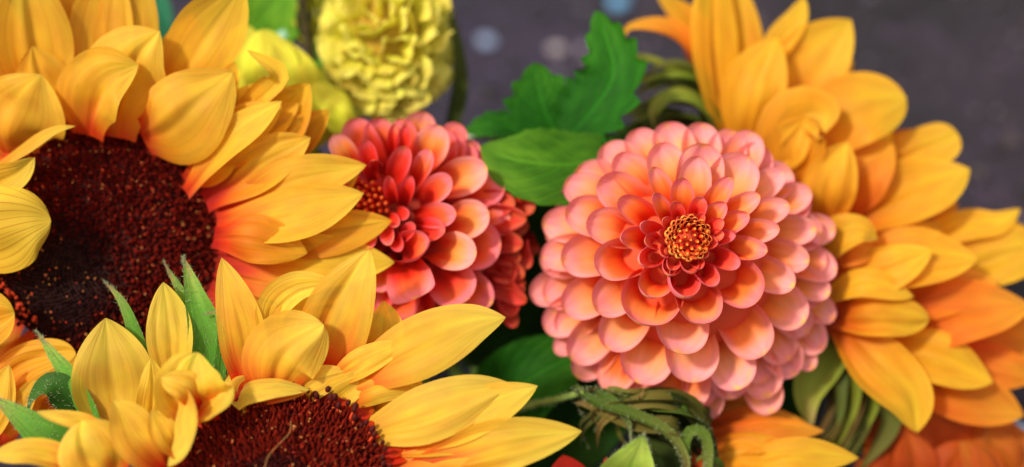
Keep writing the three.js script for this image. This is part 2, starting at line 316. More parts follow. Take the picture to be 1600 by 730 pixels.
// ------------------------------------------------------------------ big sunflower, upper left
{
  const o = thing('sunflower', 'largest sunflower with wide dark red-brown face and folded golden petals', 'sunflower', [165, 380, -190]);
  o.axis = vec([0.12, 0.1, 1]); o.ramp = 'a';
  const dk = (r, t) => { const q = smooth((r - .3) / .5 + (t - .5) * .4); return new THREE.Color(lerp(.012, .08 + .08 * t, q), lerp(.002, .0035 + .003 * t, q), .002); };
  const k = disc(o, [160, 375, -115], 186, o.axis, (r) => 26 * Math.sin(Math.PI * Math.min(1, r * 1.15) * 0.8) - 18 * r * r, { n: 3000, ground: [0.02, 0.004, 0.003], height: (r) => lerp(5, 12, smooth((r - .3) / .3)), color: dk, grains: 330, grainR: [0.1, 0.92], gold: 0.45, dark: [-.36, -.42] });
  for (let i = 0; i < 74; i++) { const f = i / 74 * 6.283 + rr(-.03, .03), p = k.at(rr(.95, 1.0), f, 2); anther(o, p, k.Z.clone().addScaledVector(p.clone().sub(V(160, 375, -115)).normalize(), rr(0, .6)), rr(6, 16), rr(3.2, 4.6), new THREE.Color(0.05, 0.006, 0.004), new THREE.Color(0.5, 0.05, 0.015)); }
  for (let i = 0; i < 34; i++) { const f = i / 34 * 6.283 + rr(-.05, .05), l = rr(280, 325); sunPetal(o, [[165 + 172 * Math.cos(f), 378 - 172 * Math.sin(f), -140], [165 + 235 * Math.cos(f), 378 - 235 * Math.sin(f), -126], [165 + l * Math.cos(f + rr(-.1, .1)), 378 - l * Math.sin(f), -122]], 38, { col: i % 2 ? 'a' : 'aDeep' }); }
  for (let i = 0; i < 22; i++) { const t = i / 21, p = k.at(.9, 3.55 + t * .5, 2); anther(o, p.add(new THREE.Vector3(rr(-6, 6), rr(-4, 4), 0)), k.Z.clone().add(new THREE.Vector3(rr(-.4, .4), rr(-.4, .4), 0)), rr(5, 10), rr(2.4, 3.6), new THREE.Color(.5, .05, .015), new THREE.Color(.4, .03, .01)); }
  for (let i = 0; i < 44; i++) { const f = -1.2 + i / 43 * 4.2 + rr(-.04, .04), a = k.at(.97, f, -3), b = k.at(rr(1.1, 1.24), f + rr(-.06, .06), 4); const g = petalGeo({ v3: [a, a.clone().lerp(b, .5).addScaledVector(k.Z, 5), b], w: rr(10, 17), n: k.Z, pb: .7, pk: .5, cup: [.4, .5, .4], nu: 8, nv: 10, color: tint(ramp([0, '#b01406'], [.5, '#dc380c'], [1, '#e87a1c'])) }, o.base); part(o, 'petal', g, M.sun); }
  // back row, top
  sunPetal(o, [[150, 205, -130], [158, 80, -124], [166, -70, -110]], 50);
  sunPetal(o, [[232, 215, -128], [276, 110, -110], [300, 20, -90]], 42);
  sunPetal(o, [[100, 205, -120], [66, 120, -98], [50, 72, -80]], 44, {});
  sunPetal(o, [[70, 210, -120], [52, 80, -95], [35, -60, -70]], 62, { cup: [0.5, 0.3, 0.2] });
  sunPetal(o, [[125, 210, -125], [125, 70, -130], [130, -90, -120]], 62, { col: 'aDeep' });
  sunPetal(o, [[190, 200, -128], [198, 70, -125], [200, -80, -110]], 48);
  sunPetal(o, [[235, 190, -118], [305, 85, -90], [380, -25, -60]], 54, { cup: [.4, .25, .5], pk: .6 });
  sunPetal(o, [[15, 200, -125], [-10, 90, -110], [-40, -40, -90]], 60);
  // folded petal leaning in, top middle
  sunPetal(o, [[140, 212, -100], [138, 160, -58], [165, 120, -36], [216, 101, -40]], 58, { col: 'aTop', cup: [.35, .2, .5], pk: .45, cupL: 1.4, n: vec([-.25, -.2, 1]) });
  sunPetal(o, [[182, 215, -108], [186, 140, -72], [214, 84, -56], [249, 48, -54]], 70, { col: 'aTop', cup: [.3, -.1, .3], pk: .48 });
  // drooping petal under it
  sunPetal(o, [[222, 215, -105], [262, 205, -52], [310, 160, -36], [364, 113, -60]], 68, { col: 'aTop', cup: [-.1, -.35, .15], pk: .45, n: vec([-0.1, -0.35, 1]) });
  sunPetal(o, [[250, 235, -118], [300, 180, -92], [362, 110, -80]], 52, {});
  // long narrow petals to the upper right
  sunPetal(o, [[292, 303, -92], [355, 222, -48], [440, 158, -40]], 31, { cup: [.5, .3, .1], n: vec([-.35, .25, 1]) });
  sunPetal(o, [[330, 235, -120], [400, 160, -80], [434, 118, -60], [386, 78, -56]], 19, { cup: [.5, .8, .3], n: vec([.2, .5, 1]) });
  sunPetal(o, [[325, 270, -110], [380, 200, -82], [440, 165, -62]], 34, {});
  sunPetal(o, [[370, 270, -120], [440, 190, -95], [484, 130, -80]], 46, { col: 'aDeep' });
  sunPetal(o, [[390, 280, -125], [460, 220, -110], [514, 172, -95]], 30, { col: 'aDeep' });
  sunPetal(o, [[290, 285, -100], [330, 262, -84], [372, 240, -80]], 30, { col: 'aDeep' });
  sunPetal(o, [[322, 318, -96], [400, 262, -62], [485, 215, -55]], 42, { cup: [.4, .3, .3], n: vec([.1, .35, 1]) });
  sunPetal(o, [[345, 330, -92], [450, 285, -46], [572, 258, -52]], 37, { cup: [.4, .2, .2], n: vec([.1, .3, 1]) });
  sunPetal(o, [[380, 345, -110], [470, 320, -92], [560, 270, -75]], 34, {});
  sunPetal(o, [[338, 352, -84], [440, 338, -24], [568, 302, -34]], 44, { cup: [.4, .15, .3], n: vec([.05, .25, 1]), groove: .09 });
  sunPetal(o, [[400, 385, -95], [500, 368, -60], [612, 345, -56]], 36, { col: 'aDeep', n: vec([0, .2, 1]) });
  sunPetal(o, [[334, 372, -70], [395, 372, -14], [480, 396, -26]], 38, { cup: [.3, -.25, -.2], col: 'aDeep' });
  sunPetal(o, [[350, 410, -90], [480, 408, -56], [616, 410, -60]], 42, { cup: [.3, .1, .2] });
  sunPetal(o, [[345, 430, -92], [430, 440, -68], [522, 442, -66]], 30, { col: 'aDeep' });
  sunPetal(o, [[350, 465, -110], [430, 480, -92], [520, 490, -85]], 36, { col: 'aDeep' });
  sunPetal(o, [[330, 455, -130], [400, 500, -118], [470, 540, -110]], 44, { col: 'aDeep' });
  sunPetal(o, [[310, 510, -130], [360, 560, -118], [400, 620, -110]], 44, { col: 'aDeep' });
  sunPetal(o, [[270, 540, -130], [300, 600, -118], [310, 680, -110]], 44, { col: 'aDeep' });
  sunPetal(o, [[300, 260, -125], [360, 210, -115], [400, 150, -110]], 40, { col: 'aDeep' });
  sunPetal(o, [[100, 205, -128], [85, 100, -120], [80, -40, -110]], 50, { col: 'aDeep' });
  for (let i = 0; i < 14; i++) { const f = -.62 + i / 13 * 1.5 + rr(-.04, .04), l = rr(330, 400); sunPetal(o, [[165 + 178 * Math.cos(f), 378 - 178 * Math.sin(f), -112], [165 + 265 * Math.cos(f), 378 - 265 * Math.sin(f), -84], [165 + l * Math.cos(f + rr(-.08, .08)), 378 - l * Math.sin(f), -84]], rr(28, 36), { col: 'aDeep', n: vec([rr(-.3, .3), rr(0, .5), 1]) }); }
  // left: petals folded in over the disc
  sunPetal(o, [[20, 240, -108], [22, 200, -66], [40, 160, -48], [64, 116, -52]], 72, { col: 'aTop', cup: [-.1, -.3, .2], pk: .5 });
  sunPetal(o, [[-40, 285, -80], [40, 238, -40], [90, 205, -34], [118, 197, -38]], 21, { col: 'aYellow', cup: [.5, .9, .6], n: vec([0.1, .8, .6]) });
  sunPetal(o, [[-60, 330, -60], [-10, 292, -30], [30, 270, -20], [54, 246, -24]], 28, { col: 'aYellow', veined: true, cup: [.5, .5, .3] });
  sunPetal(o, [[-90, 390, -70], [-20, 366, -6], [44, 348, 4], [79, 344, -10]], 66, { profile: 'round', veined: true, col: 'a', cup: [-.2, -.35, -.6], pk: .6, label: 'strongly veined golden petal curling in over the dark disc' });
  sunPetal(o, [[-90, 520, -50], [-40, 502, -10], [22, 488, -8]], 52, { profile: 'round', veined: true, col: 'aDeep' });
  sunPetal(o, [[-30, 655, -70], [30, 590, -26], [118, 552, -20]], 46, { veined: true, profile: 'round', col: 'aDeep', pk: .6, cup: [.2, -.2, -.2] });
  sunPetal(o, [[-50, 700, -60], [-10, 640, -10], [14, 570, 0]], 32, { col: 'aYellow', veined: true });
  sunPetal(o, [[10, 680, -30], [35, 630, -8], [54, 591, -4]], 18, { col: 'aYellow' });
  sunPetal(o, [[0, 700, -100], [10, 650, -85], [60, 600, -75]], 40, { col: 'aDeep' });
  sunPetal(o, [[90, 560, -125], [120, 640, -105], [130, 700, -100]], 40, { col: 'aDeep' });
  part(o, 'stem', stemGeo([[165, 380, -180], [210, 440, -260], [420, 640, -300], GATHER], 22, 14, o.base, new THREE.Color(0.12, 0.26, 0.05)), M.bract);
}

// ------------------------------------------------------------------ second sunflower, low and close
{
  const o = thing('sunflower', 'bright yellow sunflower with hairy green bracts and a crimson-brown disc, closest to the camera', 'sunflower', [430, 790, 110]);
  o.axis = vec([0.02, 0.5, 0.87]); o.ramp = 'b';
  const dk = (r, t) => r < 0.35 ? new THREE.Color(0.035 + .02 * t, 0.003, 0.002) : new THREE.Color(0.1 + 0.11 * t, 0.006 + .005 * t, 0.003);
  const C = [434, 778, 150], R = 164;
  const k = disc(o, C, R, o.axis, (r) => 30 * (1 - r * r), { n: 2800, ground: [0.03, 0.004, 0.003], height: (r) => r < 0.35 ? 7 : 13, color: dk, grains: 300, grainR: [0.02, 0.98], gold: 0.55 });
  for (let i = 0; i < 110; i++) { const f = i / 110 * 6.283 + rr(-.03, .03), p = k.at(rr(.93, 1.01), f, 2); anther(o, p, k.Z.clone().addScaledVector(p.clone().sub(V(...C)).normalize(), rr(.1, .9)), rr(6, 17), rr(3.2, 4.8), new THREE.Color(0.06, 0.006, 0.004), new THREE.Color(0.62, 0.06, 0.015)); }
  // a stray fibre on the disc
  part(o, 'fibre', stemGeo([[412, 735, 176], [420, 712, 170], [440, 690, 158], [453, 675, 150], [454, 658, 136]], .45, .35, o.base, new THREE.Color(.5, .24, .08), 24), M.solid);
  const F = vec([0, .25, 1]);
  // a petal rooted at the rim of the tilted disc, its base tucked under the florets
  const rim = (y) => 150 - (778 - Math.max(y, 640)) / .87 * .5;
  const rooted = (p, w, s) => { const z = rim(p[0][1]) - 10; const q = p.map((a) => [a[0], a[1], z + a[2] - p[0][2]]); q[0] = [lerp(q[0][0], 434, .1), lerp(q[0][1], 778, .06), q[0][2] - 8]; return sunPetal(o, q, w, { pb: .3, ...s }); };
  // back row, standing up
  sunPetal(o, [[192, 700, 40], [178, 600, 66], [165, 497, 62]], 63, { n: vec([.15, .1, 1]), cup: [.3, .2, .15], col: 'bYellow', pk: .5 });
  sunPetal(o, [[225, 690, 55], [238, 610, 76], [236, 560, 80]], 24, { n: vec([.5, .1, 1]), col: 'bYellow' });
  sunPetal(o, [[268, 620, 40], [266, 530, 56], [255, 441, 54]], 36, { n: vec([.1, .1, 1]), cup: [.4, .3, .1], col: 'bYellow' });
  sunPetal(o, [[390, 630, 36], [376, 510, 56], [346, 403, 62]], 37, { n: vec([-.1, .1, 1]), cup: [.5, .3, .1], pk: .42, col: 'b' });
  sunPetal(o, [[420, 560, 34], [424, 480, 46], [460, 448, 46], [524, 440, 40]], 26, { n: vec([.3, .2, 1]), cup: [.3, .9, .5], col: 'bYellow' });
  sunPetal(o, [[444, 560, 24], [452, 490, 36], [500, 446, 34]], 24, { n: vec([.3, .2, 1]), cup: [.3, .3, .1] });
  sunPetal(o, [[490, 600, 26], [535, 480, 52], [558, 430, 50], [577, 390, 40]], 56, { n: vec([.1, .1, 1]), cup: [.5, .3, .35], pk: .4, col: 'b' });
  sunPetal(o, [[575, 600, 10], [600, 520, 20], [600, 470, 12]], 34, { col: 'b' });
  sunPetal(o, [[425, 640, 60], [436, 560, 98], [505, 507, 84]], 60, { n: vec([.1, .3, 1]), cup: [.25, -.1, -.3], profile: 'round', pb: .4, pk: .55 });
  // crumpled petals around the left of the disc
  sunPetal(o, [[320, 660, 127], [298, 610, 153], [300, 575, 147], [310, 551, 137]], 54, { n: vec([.0, .3, 1]), cup: [.4, .3, .5], wave: .2, ruffle: .08, ruffleN: 9 });
  sunPetal(o, [[300, 660, 147], [345, 620, 159], [364, 604, 153]], 34, { n: vec([-.3, .8, .6]), wave: .2 });
  sunPetal(o, [[310, 640, 141], [290, 605, 163], [250, 590, 159]], 26, { n: vec([.5, .4, .8]), cup: [.3, .4, .5] });
  sunPetal(o, [[284, 600, 151], [296, 640, 171], [288, 690, 179], [262, 730, 173]], 23, { n: vec([-.6, .1, 1]), cup: [.7, .5, .2], col: 'bYellow', wave: .15 });
  sunPetal(o, [[268, 745, 151], [222, 690, 179], [196, 650, 165], [176, 626, 159]], 40, { n: vec([.25, .6, .8]), cup: [.2, -.3, .4], wave: .22, ruffle: .1, ruffleN: 8 });
  sunPetal(o, [[290, 720, 145], [262, 690, 171], [236, 640, 167]], 26, { n: vec([.5, .6, .6]), cup: [.2, .5, .4], wave: .2 });
  sunPetal(o, [[180, 770, 167], [150, 710, 189], [128, 657, 171]], 56, { n: vec([.05, .35, 1]), profile: 'round', cup: [.2, -.25, -.5], pk: .6 });
  sunPetal(o, [[200, 700, 145], [130, 664, 159], [56, 643, 147]], 17, { n: vec([0, .7, .7]), cup: [.6, .7, .3] });
  sunPetal(o, [[160, 745, 175], [60, 706, 185], [-20, 712, 175]], 26, { n: vec([0, .6, .8]) });
  for (let i = 0; i < 34; i++) { const f = -.05 + i / 33 * 3.24 + rr(-.04, .04), a = k.at(.96, f, -4), b = k.at(rr(1.1, 1.28), f + rr(-.06, .06), rr(0, 10)); const g = petalGeo({ v3: [a, a.clone().lerp(b, .5).addScaledVector(k.Z, 6), b], w: rr(10, 17), n: k.Z, pb: .7, pk: .5, cup: [.4, .5, .4], nu: 8, nv: 10, color: tint(ramp([0, '#b80e06'], [.5, '#e0320c'], [1, '#ea7a1e'])) }, o.base); part(o, 'petal', g, M.sun); }
  sunPetal(o, [[372, 652, 84], [404, 624, 100], [478, 613, 104]], 13, { n: vec([.1, -.3, 1]), col: tint(ramp([0, '#c82408'], [.5, '#e65a16'], [1, '#f09a2c'])) });
  // curled petal lying along the rim
  rooted([[372, 658, 124], [376, 616, 158], [425, 604, 162], [484, 609, 150]], 24, { n: vec([.1, .8, .6]), cup: [-.4, -.6, -.3], wave: .1, pb: .8, col: 'bYellow' });
  rooted([[430, 632, 82], [490, 600, 96], [546, 580, 86]], 26, { n: vec([.1, .4, 1]) });
  rooted([[505, 600, 60], [570, 565, 76], [637, 533, 62]], 24, { n: vec([0, .5, 1]), cup: [.5, .3, .1] });
  // right fan
  rooted([[520, 610, 46], [650, 545, 66], [740, 505, 56], [790, 496, 46]], 54, { n: vec([0, .35, 1]), cup: [.3, .15, .25], pk: .56 });
  rooted([[490, 640, 88], [535, 612, 106], [578, 580, 92]], 25, { n: vec([.2, .3, 1]) });
  rooted([[520, 640, 105], [590, 600, 129], [668, 609, 113]], 30, { n: vec([.1, .3, 1]), cup: [.2, -.1, .2] });
  rooted([[552, 680, 136], [660, 650, 168], [745, 618, 160], [802, 602, 146]], 46, { n: vec([.05, .5, .9]), cup: [.4, .15, .3], pk: .5, col: 'bYellow' });
  rooted([[600, 700, 116], [740, 645, 136], [840, 603, 120]], 41, { n: vec([0, .4, 1]), cup: [.4, .2, .1] });
  rooted([[580, 705, 146], [690, 695, 166], [800, 689, 156]], 20, { n: vec([0, .5, .9]), cup: [.3, .3, .3], profile: 'blunt' });
  rooted([[630, 745, 110], [790, 695, 130], [909, 674, 116]], 42, { n: vec([0, .4, 1]), cup: [.35, .2, .1] });
  rooted([[590, 725, 158], [680, 722, 174], [785, 728, 166]], 24, { n: vec([0, .5, .9]) });
  rooted([[600, 770, 140], [740, 755, 158], [850, 748, 150]], 40, { n: vec([0, .5, .9]) });
  for (let i = 0; i < 9; i++) { const f = 2.9 + i * .42; sunPetal(o, [[432 + 165 * Math.cos(f), 800 - 110 * Math.sin(f), 90], [432 + 270 * Math.cos(f), 830 - 170 * Math.sin(f), 130], [432 + 390 * Math.cos(f), 850 - 240 * Math.sin(f), 110]], 48, {}); }
  for (const [x0, y0, x1, y1, w] of [[500, 640, 600, 560, 40], [540, 660, 660, 590, 44], [575, 690, 720, 630, 44], [590, 720, 750, 670, 40], [460, 630, 520, 540, 40], [400, 640, 410, 560, 36], [350, 650, 330, 570, 36], [300, 680, 262, 610, 36]]) sunPetal(o, [[x0, y0, 28], [(x0 + x1) / 2, (y0 + y1) / 2, 38], [x1, y1, 30]], w, { n: F });
  for (let i = 0; i < 22; i++) { const f = -.1 + i / 21 * 3.34, l = rr(225, 270), z = rim(778 - 170 * Math.sin(f)) - 26; sunPetal(o, [[434 + 150 * Math.cos(f), 778 - 135 * Math.sin(f), z], [434 + 195 * Math.cos(f), 778 - 175 * Math.sin(f), z + 4], [434 + l * Math.cos(f + rr(-.1, .1)), 778 - l * .86 * Math.sin(f), z - 6]], 34, {}); }
  // hairy bracts behind the petals
  const tipped = ramp([0, '#3f7420'], [0.55, '#5c9430'], [0.86, '#8aae4a'], [0.95, '#b9895c'], [1, '#c99a8a']);
  bract(o, [[232, 610, 30], [212, 520, 40], [190, 470, 40], [164, 441, 34]], 20, { n: vec([-.5, .2, 1]), ramp: tipped, hair: 260 });
  bract(o, [[318, 580, 24], [288, 470, 34], [256, 410, 30]], 17, { n: vec([.3, .1, 1]), ramp: tipped, hair: 240 });
  bract(o, [[330, 610, 30], [322, 520, 44], [304, 460, 44], [287, 402, 36]], 36, { n: vec([.2, .1, 1]), cup: [.5, .7, .9], ramp: tipped, hair: 420 });
  bract(o, [[342, 600, 38], [346, 530, 52], [336, 490, 58], [318, 492, 54]], 10, { n: vec([.2, .1, 1]), ramp: tipped, hair: 120 });
  bract(o, [[150, 690, 56], [110, 590, 62], [84, 555, 58], [57, 518, 48]], 24, { n: vec([-.3, .2, 1]), ramp: tipped, cup: [.4, .5, .6], hair: 320 });
  bract(o, [[120, 640, 58], [80, 602, 72], [54, 618, 64], [38, 660, 40]], 26, { n: vec([-.2, .7, .7]), ramp: ramp([0, '#2c5418'], [1, '#3a6a20']), hair: 300 });
  bract(o, [[120, 700, 84], [70, 680, 98], [30, 650, 92], [-14, 618, 78]], 30, { n: vec([.2, .5, 1]), ramp: tipped, cup: [.4, .4, .5], hair: 420 });
  bract(o, [[140, 730, 60], [90, 720, 66], [60, 690, 60]], 30, { n: vec([0, .3, 1]), ramp: ramp([0, '#2f5a1a'], [1, '#44791f']) });
  part(o, 'stem', stemGeo([[430, 800, 100], [470, 860, -40], [620, 900, -240], [860, 890, -330]], 24, 15, o.base, new THREE.Color(0.14, 0.28, 0.06)), M.bract);
}

// ------------------------------------------------------------------ dahlias
const DR = {
  cInner: ramp([0, '#a81208'], [0.45, '#dc2a1c'], [0.8, '#ee4a3a'], [0.93, '#f4844a'], [1, '#fac658']),
  cMid: ramp([0, '#a81208'], [0.4, '#e0321e'], [0.68, '#f2703c'], [0.9, '#f69078'], [1, '#f8c058']),
  cOuter: ramp([0, '#b41a0a'], [0.35, '#e64a24'], [0.62, '#f89a4a'], [0.88, '#faae88'], [1, '#fac860']),
  cDry: ramp([0, '#8e0e06'], [0.4, '#bc1e12'], [0.8, '#d03a1e'], [1, '#c8642a']),
  dInner: ramp([0, '#e8301c'], [0.45, '#f4483a'], [0.75, '#f86a4c'], [0.92, '#fa9450'], [1, '#fcd264']),
  dMid: ramp([0, '#d22410'], [0.35, '#f04a20'], [0.6, '#f88438'], [0.85, '#faa862'], [0.94, '#f9ac84'], [0.98, '#f9d060'], [1, '#f9d060']),
  dOuter: ramp([0, '#d02a12'], [0.32, '#ee5a24'], [0.58, '#f88e40'], [0.82, '#f9a878'], [0.94, '#f9a894'], [0.98, '#f8d060'], [1, '#f8d060']),
  dPale: ramp([0, '#d02c14'], [0.3, '#f0602c'], [0.52, '#f99e56'], [0.74, '#faae88'], [0.92, '#faaeb4'], [0.98, '#f8d060'], [1, '#f8d060']),
  dGold: ramp([0, '#c43a0c'], [0.4, '#ee781c'], [0.75, '#f69c42'], [1, '#f6b458']),
};
const RIM = { pink: col('#f488a0'), red: col('#f26a78'), pale: col('#f8a8b0') };  // edge tints: pink petal margin plus painted rim light
// dahlia colour: warm down the middle, pinker edges with rim light painted in
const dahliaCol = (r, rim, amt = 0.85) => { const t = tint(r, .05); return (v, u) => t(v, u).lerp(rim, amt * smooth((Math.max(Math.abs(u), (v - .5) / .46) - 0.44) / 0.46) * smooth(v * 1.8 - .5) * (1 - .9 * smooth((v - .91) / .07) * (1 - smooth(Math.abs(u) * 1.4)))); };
{
  const o = thing('dahlia', 'red-orange dahlia turned partly away, with scorched ragged petals on its far side', 'dahlia', [640, 335, -200]);
  o.axis = vec([-0.35, 0.06, 0.93]);
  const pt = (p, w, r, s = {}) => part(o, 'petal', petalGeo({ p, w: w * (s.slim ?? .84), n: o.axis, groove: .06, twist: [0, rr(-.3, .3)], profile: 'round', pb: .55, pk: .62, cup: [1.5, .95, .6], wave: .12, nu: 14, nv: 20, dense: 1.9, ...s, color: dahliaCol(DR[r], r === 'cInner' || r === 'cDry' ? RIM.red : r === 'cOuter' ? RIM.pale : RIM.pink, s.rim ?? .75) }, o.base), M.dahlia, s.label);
  // c(base x y, tip x y, z base, z tip, half width, ...)
  const c = (bx, by, tx, ty, zb, zt, w, r, s = {}) => { const l = Math.hypot(tx - bx, ty - by), k = 1 - Math.min(.3, w * .3 / l), lift = (s.lift ?? .4) * w; return pt([[bx, by, zb], [lerp(bx, tx, .5), lerp(by, ty, .5), lerp(zb, zt, .55) + (s.bow ?? 4)], [tx, ty, zt]], w, r, { spoon: .8, ...s }); };
  // outer rows
  const up = vec([-.2, -.35, 1]);
  c(600, 262, 545, 186, -190, -150, 34, 'cMid', { n: up }); c(600, 252, 590, 182, -185, -140, 30, 'cMid', { n: up });
  c(640, 250, 664, 172, -190, -140, 32, 'cOuter', { n: up }); c(690, 250, 722, 194, -190, -160, 28, 'cMid', { n: up }); c(700, 262, 755, 232, -190, -160, 28, 'cMid');
  c(640, 260, 630, 184, -180, -150, 30, 'cMid', { n: up });
  c(655, 270, 690, 195, -150, -94, 33, 'cOuter', { cup: [1.2, .6, .4], n: vec([-.3, -.3, 1]) });
  c(560, 268, 521, 208, -150, -104, 23, 'cOuter', { n: vec([.2, -.4, 1]) });
  c(672, 296, 764, 262, -150, -96, 35, 'cOuter', { n: vec([-.3, -.1, 1]) });
  c(690, 300, 790, 300, -170, -130, 34, 'cMid'); c(700, 340, 800, 345, -170, -130, 38, 'cMid'); c(700, 385, 786, 388, -150, -104, 46, 'cMid', { wave: .1, ruffle: .06, ruffleN: 9 });
  c(690, 420, 772, 474, -150, -104, 36, 'cMid', { wave: .12, ruffle: .05 }); c(680, 440, 700, 505, -160, -110, 46, 'cMid'); c(640, 440, 610, 505, -160, -110, 42, 'cMid'); c(600, 430, 576, 490, -160, -120, 40, 'cInner'); c(655, 430, 655, 512, -170, -125, 42, 'cInner');
  c(678, 420, 733, 470, -130, -70, 44, 'cMid', { cup: [1, .5, .3], n: vec([-.2, .3, 1]) });
  c(690, 356, 768, 333, -130, -70, 36, 'cOuter', { n: vec([-.25, .1, 1]) });
  c(668, 390, 748, 398, -120, -48, 36, 'cOuter', { cup: [1.4, .7, .5], n: vec([-.3, .4, 1]) });
  c(632, 408, 650, 470, -110, -40, 44, 'cMid', { profile: 'blunt', cup: [1.5, .7, .3], pk: .7, notch: .16, n: vec([-.1, .5, .9]) });
  c(600, 400, 596, 460, -140, -84, 26, 'cMid', { n: vec([0, .5, .9]) });
  // middle rows
  c(585, 282, 571, 214, -130, -70, 18, 'cInner', { cup: [2, 1.3, .9], n: vec([-.1, -.3, 1]) });
  c(612, 246, 617, 192, -140, -92, 11, 'cInner', { cup: [2, 1.4, 1], n: vec([-.1, -.3, 1]) }); c(627, 246, 637, 194, -138, -88, 13, 'cInner', { cup: [1.8, 1.2, .9], n: vec([-.1, -.3, 1]) });
  c(612, 290, 635, 226, -126, -58, 21, 'cInner', { n: vec([-.3, -.3, 1]) }); c(645, 292, 676, 234, -128, -66, 20, 'cMid', { n: vec([-.4, -.2, 1]) });
  c(656, 318, 709, 278, -126, -60, 26, 'cMid', { n: vec([-.4, 0, 1]) });
  c(648, 342, 716, 334, -116, -50, 24, 'cMid', { cup: [1.6, 1, .6], n: vec([-.5, .2, 1]) });
  c(648, 362, 698, 366, -112, -46, 24, 'cInner', { cup: [1.8, 1.2, .7], n: vec([-.5, .3, 1]), rim: .9 });
  c(630, 402, 680, 378, -104, -34, 29, 'cMid', { cup: [2.4, 1.9, 1.2], n: vec([-.5, .35, .9]), rim: .9 });
  c(622, 380, 652, 352, -110, -48, 17, 'cInner', { n: vec([-.5, .3, .9]) });
  c(616, 318, 609, 272, -104, -54, 13, 'cInner', { cup: [2, 1.6, 1], n: vec([0, -.4, 1]) }); c(632, 322, 647, 274, -108, -54, 16, 'cInner', { cup: [1.9, 1.4, .9], n: vec([-.3, -.2, 1]) });
  c(590, 262, 583, 248, -120, -66, 14, 'cInner', { n: vec([0, -.4, 1]) });
  c(600, 350, 612, 384, -104, -52, 15, 'cInner', { n: vec([-.3, .6, .8]) }); c(612, 364, 628, 396, -104, -50, 14, 'cInner', { cup: [2, 1.6, 1], n: vec([-.3, .6, .8]) }); c(606, 338, 626, 352, -100, -56, 13, 'cInner', { n: vec([-.5, .4, .8]) }); c(620, 330, 640, 340, -100, -56, 13, 'cInner', { n: vec([-.6, .2, .8]) });
  c(575, 350, 574, 392, -110, -60, 18, 'cInner', { n: vec([0, .6, .8]) }); c(560, 300, 536, 270, -120, -66, 18, 'cInner', { n: vec([.5, -.2, .8]) }); c(556, 330, 524, 330, -120, -66, 22, 'cInner', { n: vec([.5, 0, .8]) });
  // unopened florets at the eye
  const bud = ramp([0, '#8e0c06'], [0.6, '#c41c10'], [0.85, '#d8401c'], [1, '#ee9a3c']);
  for (let i = 0; i < 30; i++) {
    const r = 4.2 * Math.sqrt(i + .3), f = i * 2.4, x = 586 + r * Math.cos(f), y = 316 + r * Math.sin(f), h = 30;
    const g = new THREE.LatheGeometry([[2.4, 0], [3.9, .4], [4.3, .72], [3, .92], [0.01, 1]].map(([a, b]) => new THREE.Vector2(a, b * h)), 8); paint(g, (v) => bud(v));
    g.applyQuaternion(new THREE.Quaternion().setFromUnitVectors(new THREE.Vector3(0, 1, 0), o.axis.clone().addScaledVector(new THREE.Vector3(Math.cos(f), -Math.sin(f), 0), .4 * r / 22).normalize())); const v = V(x, y, -116); g.translate(v.x, v.y, v.z);
    part(o, 'floret', place(g, o.base), M.solid); g.computeVertexNormals();
  }
  // scorched petals
  const dry = { wave: .5, ruffle: .22, ruffleN: 11, ragged: .5, rim: .2 };
  c(770, 300, 846, 312, -190, -150, 26, 'cDry', { ...dry, n: vec([-.2, .5, 1]), cup: [.6, .9, 1.2] }); c(765, 306, 836, 330, -180, -140, 22, 'cDry', dry); c(760, 270, 820, 292, -200, -170, 26, 'cDry', dry); c(770, 330, 826, 360, -190, -160, 24, 'cDry', dry);
  c(800, 350, 820, 424, -190, -150, 28, 'cDry', dry); c(815, 362, 842, 396, -200, -170, 18, 'cDry', dry); c(790, 405, 800, 496, -190, -150, 24, 'cDry', dry); c(770, 440, 806, 512, -200, -160, 18, 'cDry', dry); c(770, 400, 806, 440, -170, -130, 22, 'cDry', dry);
  for (let i = 0; i < 14; i++) { const f = -.4 + i / 13 * 1.4; c(716 + rr(-10, 20), 350 + 70 * Math.sin(f), rr(792, 826), 366 + rr(105, 130) * Math.sin(f), rr(-200, -170), rr(-150, -110), rr(18, 28), 'cDry', dry); }
  for (let i = 0; i < 12; i++) { const f = -1.5 + i / 11 * 3; c(690 + 20 * Math.cos(f), 340 + 50 * Math.sin(f), 690 + 84 * Math.cos(f), 338 + 140 * Math.sin(f), -185, -140, 30, 'cMid', { n: vec([-.3, .2, 1]) }); }
  for (let i = 0; i < 16; i++) { const f = i / 16 * 6.28; c(650 + 30 * Math.cos(f), 340 - 40 * Math.sin(f), 655 + 125 * Math.cos(f), 340 - 140 * Math.sin(f), -225, -215, 36, 'cDry', { wave: .2 }); }
  part(o, 'stem', stemGeo([[650, 335, -215], [680, 380, -290], [760, 560, -330], GATHER], 18, 13, o.base, new THREE.Color(0.12, 0.25, 0.06)), M.bract);
  const core = new THREE.SphereGeometry(70, 24, 16).scale(1, 1.1, .6); core.translate(640 - 800, 365 - 335, -190); paint(core, new THREE.Color(.25, .02, .01)); part(o, 'receptacle', place(core, o.base), M.solid);
}
